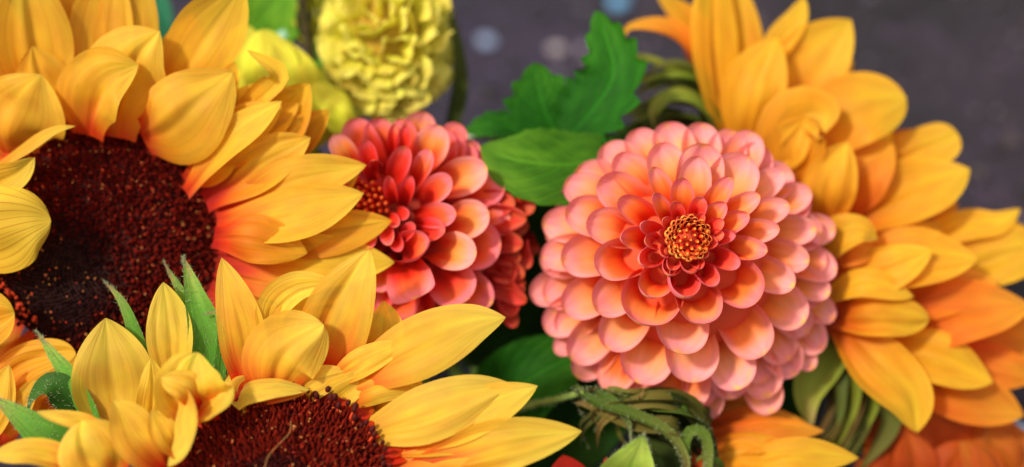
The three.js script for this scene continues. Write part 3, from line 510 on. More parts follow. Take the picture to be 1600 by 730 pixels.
{
  const o = thing('dahlia', 'full round salmon-pink dahlia with a tight golden-tipped red eye', 'dahlia', [1072, 400, -150]);
  const eye = [1076, 372], cen = [1066, 415], R = 236, Z0 = 34;
  o.axis = vec([0.03, 0.14, 1]);
  const A = o.axis;
  function dp(tx, ty, w, s = {}) {
    const dx = tx - eye[0], dy = -(ty - eye[1]), rho = Math.hypot(dx, dy), e = [dx / rho, dy / rho];
    // distance from the eye to the rim in that direction
    const ox = eye[0] - cen[0], oy = -(eye[1] - cen[1]), b = ox * e[0] + oy * e[1], q = -b + Math.sqrt(b * b - (ox * ox + oy * oy) + R * R);
    const t = clamp(rho / q, 0, 1.05);
    const rad = new THREE.Vector3(e[0], e[1], 0).addScaledVector(A, -(e[0] * A.x + e[1] * A.y)).normalize();
    const beta = lerp(.1, 1.5, Math.pow(t, 1.1)) + (s.tilt ?? 0), L = (s.L ?? lerp(46, 122, smooth(t * 1.2)));
    const zt = Z0 + 16 * smooth(t * 3) - 190 * Math.pow(t, 2.5) + (s.dz ?? 0);
    const tip = V(tx, ty, zt), dir0 = rad.clone().multiplyScalar(Math.sin(beta - .35)).addScaledVector(A, Math.cos(beta - .35)), dir1 = rad.clone().multiplyScalar(Math.sin(beta + .2)).addScaledVector(A, Math.cos(beta + .2));
    const mid = tip.clone().addScaledVector(dir1, -L * .5), base = mid.clone().addScaledVector(dir0, -L * .5);
    const inward = rad.clone().multiplyScalar(-Math.cos(beta)).addScaledVector(A, Math.sin(beta));
    
    const kind = s.r ?? (t < .42 ? 'dInner' : t < .66 ? 'dMid' : (tx < 1190 || ty < 300) ? 'dPale' : 'dOuter');  // outer ramps paler on the upper left: side light painted into the colour
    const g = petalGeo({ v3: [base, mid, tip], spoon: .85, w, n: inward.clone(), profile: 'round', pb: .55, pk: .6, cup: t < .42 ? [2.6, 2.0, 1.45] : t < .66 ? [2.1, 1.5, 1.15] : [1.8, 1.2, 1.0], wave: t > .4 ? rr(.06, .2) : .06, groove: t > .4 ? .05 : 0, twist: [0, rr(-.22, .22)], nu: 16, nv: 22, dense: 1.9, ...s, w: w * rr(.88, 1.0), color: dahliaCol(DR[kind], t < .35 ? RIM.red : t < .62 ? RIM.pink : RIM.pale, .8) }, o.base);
    return part(o, 'petal', g, M.dahlia, s.label);
  }
  // closed florets at the eye, gold at their tips
  const gold = ramp([0, '#c81c0c'], [0.5, '#e83a1e'], [0.74, '#f48a2c'], [0.9, '#fac84e'], [1, '#f4b03c']);
  for (let i = 0; i < 30; i++) {
    const r = 4.4 * Math.sqrt(i + .4), f = i * 2.399963 + 1, x = eye[0] + r * Math.cos(f), y = eye[1] + r * Math.sin(f), s = r / 35;
    const a = V(x, y, Z0 - 34), b = V(x + 3 * s * Math.cos(f), y + 3 * s * Math.sin(f), Z0 + lerp(6, 12, s)), h = lerp(26, 34, s), w = lerp(2.6, 5.4, s);
    const g = new THREE.LatheGeometry([[w * .5, 0], [w * .9, .35], [w, .66], [w * .86, .84], [w * .5, 1], [w * .2, 1.02], [0.01, .96]].map(([p, q]) => new THREE.Vector2(p, q * h)), 9);
    paint(g, (v) => gold(v)); const d = b.clone().sub(a).addScaledVector(new THREE.Vector3(Math.cos(f), -Math.sin(f), 0), 17 * s).normalize(); g.applyQuaternion(new THREE.Quaternion().setFromUnitVectors(new THREE.Vector3(0, 1, 0), d)); g.translate(a.x, a.y, b.z - h); part(o, 'floret', place(g, o.base), M.solid); g.computeVertexNormals();
  }
  const small = ramp([0, '#d01a10'], [0.55, '#ee3a28'], [0.82, '#f46a3a'], [0.96, '#f8a048'], [1, '#fcc858']);
  for (let i = 30; i < 92; i++) {
    const r = 4.3 * Math.sqrt(i + .4), f = i * 2.399963 + 1, x = eye[0] + r * Math.cos(f), y = eye[1] + r * Math.sin(f), s = (r - 23) / 18, out = new THREE.Vector3(Math.cos(f), -Math.sin(f), 0);
    const tip = V(x, y, Z0 + lerp(9, 13, s) + rr(-3, 3)), mid = tip.clone().addScaledVector(A, -14).addScaledVector(out, -1 - 3 * s), b = mid.clone().addScaledVector(A, -16).addScaledVector(out, -1);
    part(o, 'floret', petalGeo({ v3: [b, mid, tip], w: lerp(4.4, 7.6, s), n: out.clone().negate().addScaledVector(A, .25 + .3 * s).normalize(), profile: 'round', pb: .7, pk: .66, spoon: .5, cup: [2.4, 2.2, 1.7], wave: .05, nu: 10, nv: 10, dense: 1.9, color: tint(small) }, o.base), M.dahlia);
  }
  // petals, tip by tip: inner tubes
  const z3 = (list, s) => { for (const [x, y, w, e] of list) dp(950 + x / 3.043, 240 + y / 3.043, w / 3.043 * 1.08, { ...s, ...e }); };
  z3([[312, 218, 34], [452, 198, 42], [252, 302, 32], [457, 276, 26], [385, 280, 26], [325, 296, 22], [562, 322, 36], [160, 425, 40], [232, 372, 26], [240, 492, 40], [322, 508, 36], [486, 498, 40], [534, 436, 36], [562, 382, 30], [404, 502, 34], [280, 560, 36], [450, 560, 36]], { r: 'dInner', L: 44, spoon: .7, cup: [1.9, 1.6, 1.3], tilt: .14 });
  z3([[200, 188, 44], [565, 222, 50], [345, 100, 58], [195, 62, 56], [592, 108, 54], [728, 198, 56], [682, 288, 50], [624, 400, 38], [648, 540, 52], [768, 478, 56], [820, 352, 56], [520, 655, 52], [345, 722, 78], [165, 702, 76], [122, 528, 50], [38, 402, 60], [134, 330, 40], [34, 210, 60], [272, 600, 46], [402, 592, 44]], {});
  z3([[420, 5, 78]], {});
  // and the rows outside them
  const z1 = (list, s) => { for (const [x, y, w, e] of list) dp(820 + x / 1.46, 170 + y / 1.46, w / 1.46, { ...s, ...e }); };
  z1([[204, 108, 46], [298, 80, 52], [402, 78, 58], [512, 112, 56], [590, 146, 34], [522, 62, 46], [648, 190, 37], [604, 222, 36], [662, 274, 42], [702, 275, 42, { r: 'dGold' }], [648, 348, 40], [616, 408, 44], [705, 372, 42], [690, 425, 42], [545, 440, 56], [634, 490, 54], [700, 480, 36, { r: 'dGold' }], [674, 548, 44], [545, 565, 58], [612, 606, 52], [654, 592, 34, { r: 'dGold' }],
    [405, 508, 56], [252, 506, 68], [150, 460, 52], [148, 368, 50], [132, 262, 50], [78, 350, 56], [90, 232, 50], [166, 160, 54], [90, 172, 46], [40, 262, 48], [36, 340, 46], [15, 432, 46], [84, 462, 54], [182, 552, 58], [46, 505, 44], [104, 572, 50], [72, 560, 36], [118, 612, 46], [250, 628, 66], [345, 570, 64, { notch: .2 }], [372, 630, 66], [490, 640, 62], [552, 655, 56], [345, 690, 72, { r: 'dMid' }], [402, 712, 52, { r: 'dGold' }], [562, 690, 50, { r: 'dGold' }], [188, 645, 46, { r: 'dMid' }], [245, 668, 40]], {});
  // the row at the back that closes the rim
  for (let i = 0; i < 26; i++) { const f = i / 26 * 6.283; dp(cen[0] + (R - 16) * Math.cos(f), cen[1] - (R - 16) * Math.sin(f), 34, { dz: -34, tilt: .15 }); }
  const core = new THREE.SphereGeometry(150, 40, 24).scale(1, 1, .6); const cv = V(1072, 402, -118); core.translate(cv.x, cv.y, cv.z); paint(core, new THREE.Color(.62, .08, .03)); part(o, 'receptacle', place(core, o.base), M.solid);
  part(o, 'stem', stemGeo([[1070, 405, -130], [1060, 450, -240], [960, 640, -320], GATHER], 17, 13, o.base, new THREE.Color(0.13, 0.26, 0.06)), M.bract);
}

// ------------------------------------------------------------------ golden sunflower behind the pink dahlia
{
  const o = thing('sunflower', 'golden-orange sunflower seen from its edge behind the pink dahlia', 'sunflower', [1255, 385, -330]);
  o.axis = vec([0.1, 0.1, 1]); o.ramp = 'e';
  const F = vec([.0, .1, 1]), Uv = vec([0, .4, .9]);
  const back = [0.3, .2, .1];
  for (let i = 0; i < 30; i++) { const f = -1.05 + i / 29 * 3.0 + rr(-.04, .04), l = rr(215, 275), z = -345 + (i % 3) * 22; sunPetal(o, [[1262 + 80 * Math.cos(f), 390 - 80 * Math.sin(f), z], [1262 + 160 * Math.cos(f), 390 - 160 * Math.sin(f), z + 22], [1262 + l * Math.cos(f + rr(-.14, .14)), 390 - l * Math.sin(f + rr(-.1, .1)), z + 20]], rr(26, 36), { n: vec([rr(-.3, .3), rr(0, .5), 1]), col: ['e', 'eOrange', 'e'][i % 3] }); }
  // upright petals at the top
  sunPetal(o, [[1125, 200, -330], [1104, 120, -300], [1052, 52, -290], [980, 46, -290], [976, 58, -292]], 21, { n: vec([.3, .6, .7]), col: 'eOrange', cup: [.6, .8, .8] });
  sunPetal(o, [[1130, 170, -360], [1090, 50, -350], [1024, -14, -340]], 25, { n: F, col: 'e' });
  sunPetal(o, [[1120, 150, -370], [1080, 40, -370], [1040, 14, -360]], 28, { n: F, col: 'eOrange', wave: .25 });
  sunPetal(o, [[1140, 235, -310], [1118, 90, -270], [1112, -80, -250]], 40, { n: vec([.2, .1, 1]), col: 'eYellow' });
  sunPetal(o, [[1160, 210, -330], [1152, 80, -310], [1128, -60, -300]], 42, { n: vec([-.2, .1, 1]), col: 'e' });
  sunPetal(o, [[1162, 240, -300], [1178, 140, -252], [1214, 56, -246]], 50, { n: vec([-.1, .1, 1]), col: 'eYellow', pk: .5 });
  sunPetal(o, [[1190, 140, -310], [1216, 70, -290], [1244, 30, -290], [1257, -6, -296]], 24, { n: vec([-.2, .2, 1]), col: 'eYellow', cup: [.6, .6, .2] });
  sunPetal(o, [[1205, 215, -320], [1260, 110, -280], [1330, 30, -276]], 56, { n: vec([-.1, .2, 1]), pk: .55, cup: [.4, .25, .2] });
  sunPetal(o, [[1240, 190, -350], [1296, 130, -330], [1334, 94, -330]], 24, { n: F, col: 'eYellow' });
  sunPetal(o, [[1190, 230, -350], [1230, 130, -340], [1262, 60, -340]], 40, { n: F });
  sunPetal(o, [[1236, 260, -290], [1330, 172, -240], [1416, 152, -250]], 60, { n: Uv, profile: 'round', pb: .45, pk: .6, cup: [.3, .15, -.2] });
  sunPetal(o, [[1230, 205, -280], [1244, 160, -262], [1260, 133, -260]], 22, { n: F, col: 'e' });
  // crumpled petal with its tip rolled over
  sunPetal(o, [[1230, 330, -280], [1232, 240, -222], [1242, 188, -206], [1284, 176, -206], [1290, 208, -200]], 54, { n: vec([-.1, .2, 1]), col: 'e', wave: .18, ruffle: .07, cup: [.3, .3, .8], pk: .45 });
  sunPetal(o, [[1190, 280, -260], [1230, 225, -214], [1262, 182, -206]], 34, { n: vec([.2, .3, 1]), col: 'eYellow', wave: .2 });
  sunPetal(o, [[1288, 370, -260], [1296, 290, -210], [1324, 221, -206]], 42, { n: vec([-.1, .1, 1]), col: 'e', cup: [.4, .3, .4] });
  sunPetal(o, [[1310, 350, -290], [1350, 270, -250], [1396, 224, -250]], 46, { n: vec([-.2, .3, 1]), col: 'eOrange', cup: [.5, .3, .5] });
  sunPetal(o, [[1340, 300, -310], [1420, 244, -280], [1498, 210, -280]], 36, { n: Uv, profile: 'blunt', pk: .55 });
  sunPetal(o, [[1300, 360, -290], [1415, 305, -240], [1516, 264, -244]], 54, { n: Uv, col: 'e', cup: [.4, .25, .2], pk: .58 });
  sunPetal(o, [[1320, 350, -330], [1400, 320, -300], [1480, 290, -290]], 40, { n: F, col: 'eOrange' });
  sunPetal(o, [[1400, 390, -300], [1510, 352, -270], [1560, 348, -266], [1595, 326, -270]], 26, { n: Uv, col: 'eYellow' });
  sunPetal(o, [[1400, 410, -320], [1500, 370, -300], [1600, 352, -290]], 34, { n: Uv });
  sunPetal(o, [[1450, 440, -300], [1540, 405, -260], [1650, 380, -260]], 48, { n: Uv, col: 'eYellow' });
  // front rows to the right
  sunPetal(o, [[1262, 410, -240], [1310, 368, -170], [1346, 360, -160], [1371, 374, -170]], 30, { n: vec([.1, .3, 1]), col: 'eYellow', cup: [.3, .4, .5] });
  sunPetal(o, [[1290, 400, -240], [1330, 392, -196], [1372, 392, -190]], 26, { n: F, col: 'eOrange' });
  sunPetal(o, [[1300, 440, -260], [1420, 404, -186], [1528, 404, -190]], 50, { n: Uv, col: 'e', cup: [.4, .3, .3] });
  sunPetal(o, [[1290, 440, -230], [1370, 425, -170], [1458, 390, -164]], 36, { n: Uv, col: 'e' });
  sunPetal(o, [[1300, 400, -290], [1380, 380, -250], [1470, 362, -240]], 36, { n: Uv, col: 'e' });
  sunPetal(o, [[1280, 470, -220], [1350, 446, -156], [1428, 464, -158]], 24, { n: Uv, col: 'eYellow', cup: [.4, .6, .4] });
  sunPetal(o, [[1290, 500, -220], [1370, 490, -148], [1452, 498, -160]], 36, { n: vec([.1, .4, 1]), col: 'e', profile: 'round', cup: [.3, .2, -.6] });
  sunPetal(o, [[1380, 540, -260], [1490, 490, -196], [1612, 478, -200]], 52, { n: Uv, col: 'eOrange', cup: [.3, .1, .2] });
  sunPetal(o, [[1350, 500, -280], [1450, 460, -230], [1560, 440, -230]], 44, { n: Uv, col: 'eOrange' });
  sunPetal(o, [[1300, 490, -230], [1368, 565, -164], [1420, 620, -156], [1434, 676, -170]], 46, { n: vec([-.15, .25, 1]), col: 'e', cup: [.3, .3, .5] });
  sunPetal(o, [[1340, 530, -250], [1450, 556, -184], [1552, 598, -186]], 44, { n: vec([.1, .4, 1]), col: 'e' });
  sunPetal(o, [[1380, 580, -270], [1490, 610, -214], [1600, 650, -216]], 46, { n: vec([.05, .4, 1]), col: 'eOrange', cup: [.3, .15, .2] });
  sunPetal(o, [[1450, 560, -280], [1540, 570, -240], [1620, 592, -236]], 36, { n: F, col: 'eOrange' });
  sunPetal(o, [[1440, 520, -300], [1540, 520, -270], [1640, 540, -260]], 50, { n: F, col: 'eOrange' });
  sunPetal(o, [[1300, 470, -290], [1380, 520, -260], [1440, 560, -250]], 44, { n: F, col: 'eOrange' });
  sunPetal(o, [[1270, 430, -270], [1330, 470, -240], [1390, 520, -230]], 44, { n: F, col: 'eOrange' });
  sunPetal(o, [[1240, 330, -330], [1290, 300, -300], [1330, 280, -290]], 44, { n: F, col: 'eOrange' });
  // curled bracts on its back
  const olive = ramp([0, '#4a5a18'], [0.4, '#6d8024'], [0.75, '#93a03c'], [1, '#b4ae6a']);
  const dull = ramp([0, '#33401a'], [0.5, '#56662a'], [1, '#6d6a30']);
  bract(o, [[1115, 215, -330], [1106, 160, -300], [1066, 132, -290], [1010, 142, -290], [985, 150, -292]], 26, { n: vec([.1, .9, .4]), ramp: olive, cup: [.6, .6, .5] });
  bract(o, [[1110, 190, -340], [1076, 126, -316], [1034, 104, -310], [1000, 92, -310], [950, 98, -312], [905, 100, -314]], 22, { n: vec([.1, .8, .5]), ramp: olive, cup: [.6, .7, .6] });
  bract(o, [[1120, 240, -310], [1116, 190, -280], [1080, 156, -268], [1040, 154, -268], [1020, 178, -270], [1022, 205, -280]], 33, { n: vec([.3, .7, .6]), ramp: olive, cup: [.5, .6, .6] });
  bract(o, [[1090, 240, -320], [1040, 200, -300], [1000, 176, -300], [960, 172, -300]], 45, { n: vec([0, .5, .8]), ramp: dull });
  bract(o, [[1080, 220, -340], [1020, 210, -320], [960, 208, -310]], 45, { n: vec([0, .3, 1]), ramp: ramp([0, '#3d6a1c'], [1, '#6a9a34']) });
  bract(o, [[1100, 170, -345], [1050, 130, -335], [1010, 122, -330], [985, 124, -330]], 21, { n: vec([0, .6, .7]), ramp: ramp([0, '#5a4420'], [1, '#9a8a50']) });
  bract(o, [[1290, 500, -280], [1282, 560, -230], [1262, 620, -220], [1268, 668, -236]], 48, { n: vec([-.2, .1, 1]), ramp: olive, cup: [.5, .6, .5] });
  bract(o, [[1300, 520, -290], [1340, 580, -240], [1344, 640, -230], [1300, 720, -240]], 33, { n: vec([.4, .1, 1]), ramp: dull, cup: [.6, .7, .6] });
  bract(o, [[1310, 510, -300], [1372, 590, -250], [1388, 660, -240], [1340, 740, -250]], 36, { n: vec([.4, .1, 1]), ramp: dull, cup: [.6, .7, .6] });
  bract(o, [[1300, 540, -300], [1316, 600, -262], [1316, 660, -255], [1286, 720, -262]], 27, { n: vec([.4, .1, 1]), ramp: olive, cup: [.6, .7, .6] });
  bract(o, [[1296, 490, -270], [1306, 520, -236], [1312, 550, -232]], 24, { n: vec([.2, .1, 1]), ramp: ramp([0, '#3a1a0c'], [1, '#5a3418']) });
  bract(o, [[1320, 560, -310], [1360, 640, -280], [1330, 700, -272], [1260, 740, -275]], 30, { n: vec([.3, .1, 1]), ramp: dull });
  for (let i = 0; i < 12; i++) {
    const a = rr(0, 1), z = rr(-300, -262);
    bract(o, [[rr(1285, 1315), rr(490, 530), z], [lerp(1300, 1392, a), rr(570, 610), z + rr(20, 55)], [lerp(1290, 1396, a), rr(640, 670), z + rr(20, 60)], [lerp(1240, 1330, a), rr(710, 760), z + rr(0, 40)]], rr(8, 17), { n: vec([rr(-.2, .6), rr(-.2, .4), 1]), ramp: [dull, olive, ramp([0, '#3a2c12'], [1, '#6a5626'])][i % 3], twist: [rr(-.4, .4), rr(-1.3, 1.3)], cup: [.6, rr(.5, 1.2), rr(.3, 1.2)], wave: .25 });
  }
  for (let i = 0; i < 9; i++) {
    const y = rr(100, 190), z = rr(-345, -300);
    bract(o, [[rr(1095, 1125), y + 50, z], [rr(1080, 1105), y + 5, z + 25], [rr(1040, 1066), y - 6, z + 30], [rr(1000, 1030), y + rr(0, 16), z + 24], [rr(975, 1030), y + rr(14, 34), z + 14]], rr(10, 18), { n: vec([rr(-.2, .3), rr(.4, 1), rr(.4, .9)]), ramp: [olive, dull, olive][i % 3], twist: [rr(-.4, .4), rr(-1.2, 1.2)], cup: [.6, rr(.5, 1.2), rr(.4, 1.4)], wave: .25 });
  }
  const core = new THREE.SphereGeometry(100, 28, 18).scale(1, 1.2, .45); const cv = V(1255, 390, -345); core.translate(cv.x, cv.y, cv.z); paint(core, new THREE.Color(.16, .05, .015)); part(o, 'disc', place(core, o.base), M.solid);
  part(o, 'stem', stemGeo([[1250, 420, -370], [1200, 560, -400], [1000, 760, -340], [840, 860, -335]], 22, 14, o.base, new THREE.Color(0.12, 0.24, 0.05)), M.bract);
}

// ------------------------------------------------------------------ sunflower low under the pink dahlia, on its side
{
  const o = thing('sunflower', 'sunflower lying sideways under the pink dahlia, its hairy green bracts curled into loops', 'sunflower', [1040, 700, -220]);
  o.axis = vec([.2, .4, 1]); o.ramp = 'e';
  const F = vec([0, .5, .9]);
  sunPetal(o, [[1090, 690, -200], [1190, 672, -150], [1288, 674, -150]], 20, { n: F, col: 'eOrange', cup: [.4, .5, .3] });
  sunPetal(o, [[1090, 672, -220], [1180, 652, -190], [1262, 662, -190]], 18, { n: F, col: 'eOrange' });
  sunPetal(o, [[1090, 705, -190], [1170, 694, -140], [1240, 700, -140]], 18, { n: F, col: 'e', cup: [.4, .6, .4] });
  sunPetal(o, [[1120, 745, -170], [1230, 712, -110], [1342, 716, -116]], 28, { n: F, col: 'eYellow', cup: [.4, .3, .2] });
  sunPetal(o, [[1080, 735, -180], [1150, 714, -130], [1230, 722, -130]], 24, { n: F, col: 'e' });
  sunPetal(o, [[1080, 650, -250], [1150, 632, -230], [1200, 640, -226]], 30, { n: F, col: 'eOrange' });
  sunPetal(o, [[1080, 760, -160], [1180, 745, -120], [1280, 750, -120]], 30, { n: F, col: 'e' });
  sunPetal(o, [[1060, 720, -220], [1110, 700, -190], [1160, 690, -180]], 30, { n: F, col: 'eOrange' });
  const g1 = ramp([0, '#3c5618'], [0.5, '#586f26'], [0.85, '#76843a'], [1, '#6a5a30']), g2 = ramp([0, '#222e10'], [0.6, '#3c4c1c'], [1, '#545a24']);
  const h = { hair: 220, hairLen: 6 };
  bract(o, [[1100, 690, -150], [1060, 640, -96], [980, 622, -76], [930, 606, -74], [896, 612, -80]], 16, { n: vec([0, .7, .7]), ramp: g1, ...h, cup: [.6, .8, .6], twist: [0, .9] });
  bract(o, [[896, 606, -84], [925, 628, -68], [985, 648, -60], [1040, 676, -60], [1068, 720, -66], [1066, 760, -70]], 11, { n: vec([.3, .6, .7]), ramp: g1, hair: 300, hairLen: 6, profile: 'blunt', cup: [.9, .9, .9] });
  bract(o, [[930, 612, -78], [966, 636, -70], [982, 664, -68], [986, 690, -76]], 10, { n: vec([.3, .3, 1]), ramp: g1, ...h });
  bract(o, [[1074, 745, -90], [1070, 690, -70], [1082, 672, -66], [1100, 680, -68], [1106, 720, -76], [1100, 760, -86]], 9, { n: vec([0, .3, 1]), ramp: g1, ...h, profile: 'blunt' });
  bract(o, [[1110, 740, -120], [1106, 680, -100], [1090, 650, -96], [1060, 640, -100]], 13, { n: vec([.2, .5, .8]), ramp: g2, ...h });
  bract(o, [[1030, 745, -150], [1010, 690, -130], [975, 650, -120], [930, 640, -126]], 24, { n: vec([0, .4, 1]), ramp: g2 });
  bract(o, [[1080, 700, -140], [1040, 660, -110], [1000, 640, -108], [950, 620, -110]], 22, { n: vec([0, .5, .9]), ramp: g2, ...h });
  bract(o, [[1060, 770, -140], [1050, 720, -120], [1010, 690, -116], [980, 700, -124]], 18, { n: vec([0, .4, 1]), ramp: g2 });
  bract(o, [[1130, 735, -100], [1120, 720, -84], [1100, 712, -84], [1080, 730, -90]], 6, { n: vec([0, .4, 1]), ramp: g1 });
  bract(o, [[1004, 640, -96], [1000, 620, -60], [1008, 606, -56]], 4, { n: vec([0, .4, 1]), ramp: ramp([0, '#5a5a24'], [1, '#a08a50']), label: 'small dried bract tip hooked up against the pink petals' });
  for (let i = 0; i < 13; i++) {
    const x0 = rr(1070, 1125), y0 = rr(640, 720), z0 = rr(-150, -110), xm = rr(1000, 1050), ym = rr(615, 668), xe = rr(900, 1010), ye = rr(612, 700), k = rr(0, 1);
    bract(o, [[x0, y0, z0], [xm + 30, ym + 6, z0 + rr(20, 50)], [xm - 30, ym, z0 + rr(25, 60)], [xe, ye - 18, z0 + rr(15, 50)], [xe + rr(-14, 26), ye + rr(4, 22), z0 + rr(10, 40)]], rr(10, 20), { n: vec([rr(-.4, .4), rr(.2, 1), rr(.4, 1)]), ramp: [g1, g2, ramp([0, '#4a4a1c'], [.6, '#6f6a2c'], [1, '#8a7a44'])][i % 3], twist: [rr(-.5, .5), rr(-1.1, 1.1)], cup: [.6, rr(.4, .9), rr(.3, 1.1)], wave: .3, hair: i % 2 ? 130 : 0, hairLen: 5 });
  }
  const st = stemGeo([[915, 612, -78], [880, 622, -110], [836, 632, -160], [780, 650, -240]], 5.5, 4.5, o.base, new THREE.Color(.2, .3, .07)); const m = part(o, 'side_shoot', st, M.bract); addHair(m, st, 420, 6, .2);
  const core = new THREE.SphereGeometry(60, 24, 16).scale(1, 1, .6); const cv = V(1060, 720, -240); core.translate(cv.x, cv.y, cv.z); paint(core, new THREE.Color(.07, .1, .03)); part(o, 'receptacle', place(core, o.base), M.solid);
  part(o, 'stem', stemGeo([[1050, 730, -250], [980, 790, -290], [840, 860, -335]], 18, 14, o.base, new THREE.Color(0.12, 0.24, 0.05)), M.bract);
}

// ------------------------------------------------------------------ dark red flower in the lower corner, and the red tip by the leaf
{
  const o = thing('zinnia', 'dark rust-red flower with broad petals, under the golden sunflower', 'zinnia', [1480, 790, -280]);
  o.axis = vec([0, .5, .87]);
  const r = ramp([0, '#8a2608'], [0.5, '#bc4a12'], [1, '#cc661c']), r2 = ramp([0, '#98360c'], [0.5, '#c4601a'], [1, '#d27a26']);
  for (const [p, w, c] of [[[[1600, 790, -275], [1570, 720, -250], [1540, 672, -255]], 40, r2], [[[1560, 800, -262], [1545, 740, -236], [1500, 690, -240]], 34, r2], [[[1420, 800, -262], [1430, 730, -236], [1420, 676, -250]], 36, r], [[[1440, 790, -270], [1400, 710, -262], [1372, 650, -270]], 52, r], [[[1470, 790, -275], [1460, 690, -270], [1440, 620, -285]], 66, r], [[[1510, 790, -280], [1530, 690, -285], [1520, 630, -310]], 66, r2], [[[1540, 790, -270], [1582, 720, -270], [1588, 664, -280]], 42, r2], [[[1430, 800, -250], [1380, 760, -245], [1340, 720, -260]], 50, r], [[[1490, 800, -260], [1500, 740, -240], [1520, 690, -245]], 50, r]])
    part(o, 'petal', petalGeo({ p, w, n: o.axis, profile: 'sun', pb: .5, pk: .6, cup: [.3, -.1, .2], wave: .16, groove: .2, nu: 20, color: tint(c) }, o.base), M.sun);
  part(o, 'stem', stemGeo([[1480, 800, -285], [1300, 850, -320], [1000, 880, -335]], 14, 12, o.base, new THREE.Color(0.12, 0.24, 0.05)), M.bract);
}
{
  const o = thing('zinnia', 'bright scarlet flower just peeping up beside the pale green leaf', 'zinnia', [895, 790, -110]);
  o.axis = vec([0, .5, .87]);
  const r = ramp([0, '#8a0a06'], [0.5, '#d01a12'], [1, '#e03a26']);
  for (const [p, w] of [[[[890, 800, -90], [888, 752, -64], [880, 711, -72]], 38], [[[930, 800, -90], [943, 755, -76], [947, 714, -80]], 9], [[[850, 810, -100], [840, 775, -80], [826, 742, -90]], 34]])
    part(o, 'petal', petalGeo({ p, w, n: o.axis, profile: 'sun', pb: .5, pk: .5, cup: [.2, -.1, -.25], wave: .1, color: tint(r) }, o.base), M.dahlia);
}

// ------------------------------------------------------------------ yellow flowers at the top
const MY = ramp([0, '#d6c434'], [0.22, '#e8e044'], [0.5, '#eff052'], [1, '#f4f878']);
function frill(o, tip, base, w, n, s = {}) { return part(o, 'petal', petalGeo({ p: s.p, v3: s.p ? undefined : [base, base.clone().lerp(tip, .55).addScaledVector(n, 3), tip], w, n, profile: 'blunt', pb: .5, pk: .75, cup: [.6, .2, -.2], wave: .25, ruffle: .16, ruffleN: 9, ragged: .5, nu: 12, nv: 12, ...s, color: tint(s.r ?? MY, .08) }, o.base), M.marigold); }
{
  const o = thing('marigold', 'lemon-yellow marigold pompom of crimped frilly petals', 'marigold', [612, 85, -330]);
  o.axis = vec([.02, .35, .94]);
  const c = V(606, 62, -330), Z = o.axis, X = new THREE.Vector3(0, 1, 0).cross(Z).normalize(), Y = Z.clone().cross(X);
  const n = 180;
  for (let i = 0; i < n; i++) {
    const t = Math.sqrt((i + .5) / n), th = t * 2.05, f = i * 2.399963 + rr(-.12, .12);
    const d = X.clone().multiplyScalar(Math.sin(th) * Math.cos(f)).addScaledVector(Y, Math.sin(th) * Math.sin(f)).addScaledVector(Z, Math.cos(th)).normalize();
    const sc = new THREE.Vector3(124, 150, 115), rad = new THREE.Vector3(d.x * sc.x, d.y * sc.y, d.z * sc.z).multiplyScalar(rr(.82, 1.06));
    const tip = c.clone().add(rad), up = Z.clone().addScaledVector(d, -Z.dot(d) + .15).add(new THREE.Vector3(rr(-.9, .9), rr(-.8, .9), rr(-.5, .7))).normalize();
    const base = c.clone().addScaledVector(rad, .45).addScaledVector(up, -8);
    frill(o, tip, base, lerp(15, 26, t) * rr(.8, 1.25), up, { ruffle: rr(.08, .26), ruffleN: rr(5, 10), cup: [.6, rr(-.4, .6), rr(-.8, .6)] });
  }
  const core = new THREE.SphereGeometry(1, 28, 18).scale(78, 86, 70); core.translate(c.x, c.y, c.z); paint(core, new THREE.Color(.35, .22, .02)); part(o, 'receptacle', place(core, o.base), M.solid);
  bract(o, [[700, 215, -345], [718, 130, -335], [708, 40, -335], [680, -40, -340]], 15, { n: vec([.5, .1, .8]), ramp: ramp([0, '#2c3a12'], [1, '#5a6420']), name: 'sepal' });
  part(o, 'stem', stemGeo([[606, 110, -390], [640, 240, -420], [740, 560, -370], GATHER], 13, 12, o.base, new THREE.Color(0.12, 0.25, 0.06)), M.bract);
}
{
  const o = thing('marigold', 'smaller frilly greenish-yellow bloom half hidden behind the dark stalk', 'marigold', [488, 30, -390]);
  o.axis = vec([-.2, .3, .9]);
  const c = V(492, 22, -390), n = 46;
  for (let i = 0; i < n; i++) {
    const t = Math.sqrt((i + .5) / n), th = t * 1.8, f = i * 2.4; const d = new THREE.Vector3(Math.sin(th) * Math.cos(f), Math.sin(th) * Math.sin(f), Math.cos(th));
    const rad = d.clone().multiply(new THREE.Vector3(34, 66, 40)).multiplyScalar(rr(.85, 1.1)); const up = o.axis.clone().add(new THREE.Vector3(rr(-.5, .5), rr(-.5, .5), rr(-.2, .5))).normalize();
    frill(o, c.clone().add(rad), c.clone().addScaledVector(rad, .35), 14, up, { r: ramp([0, '#5a7a1e'], [.5, '#a8b030'], [1, '#dce048']) });
  }
  part(o, 'stem', stemGeo([[492, 60, -400], [500, 150, -420], [640, 420, -400], GATHER], 9, 11, o.base, new THREE.Color(0.12, 0.25, 0.06)), M.bract);
}
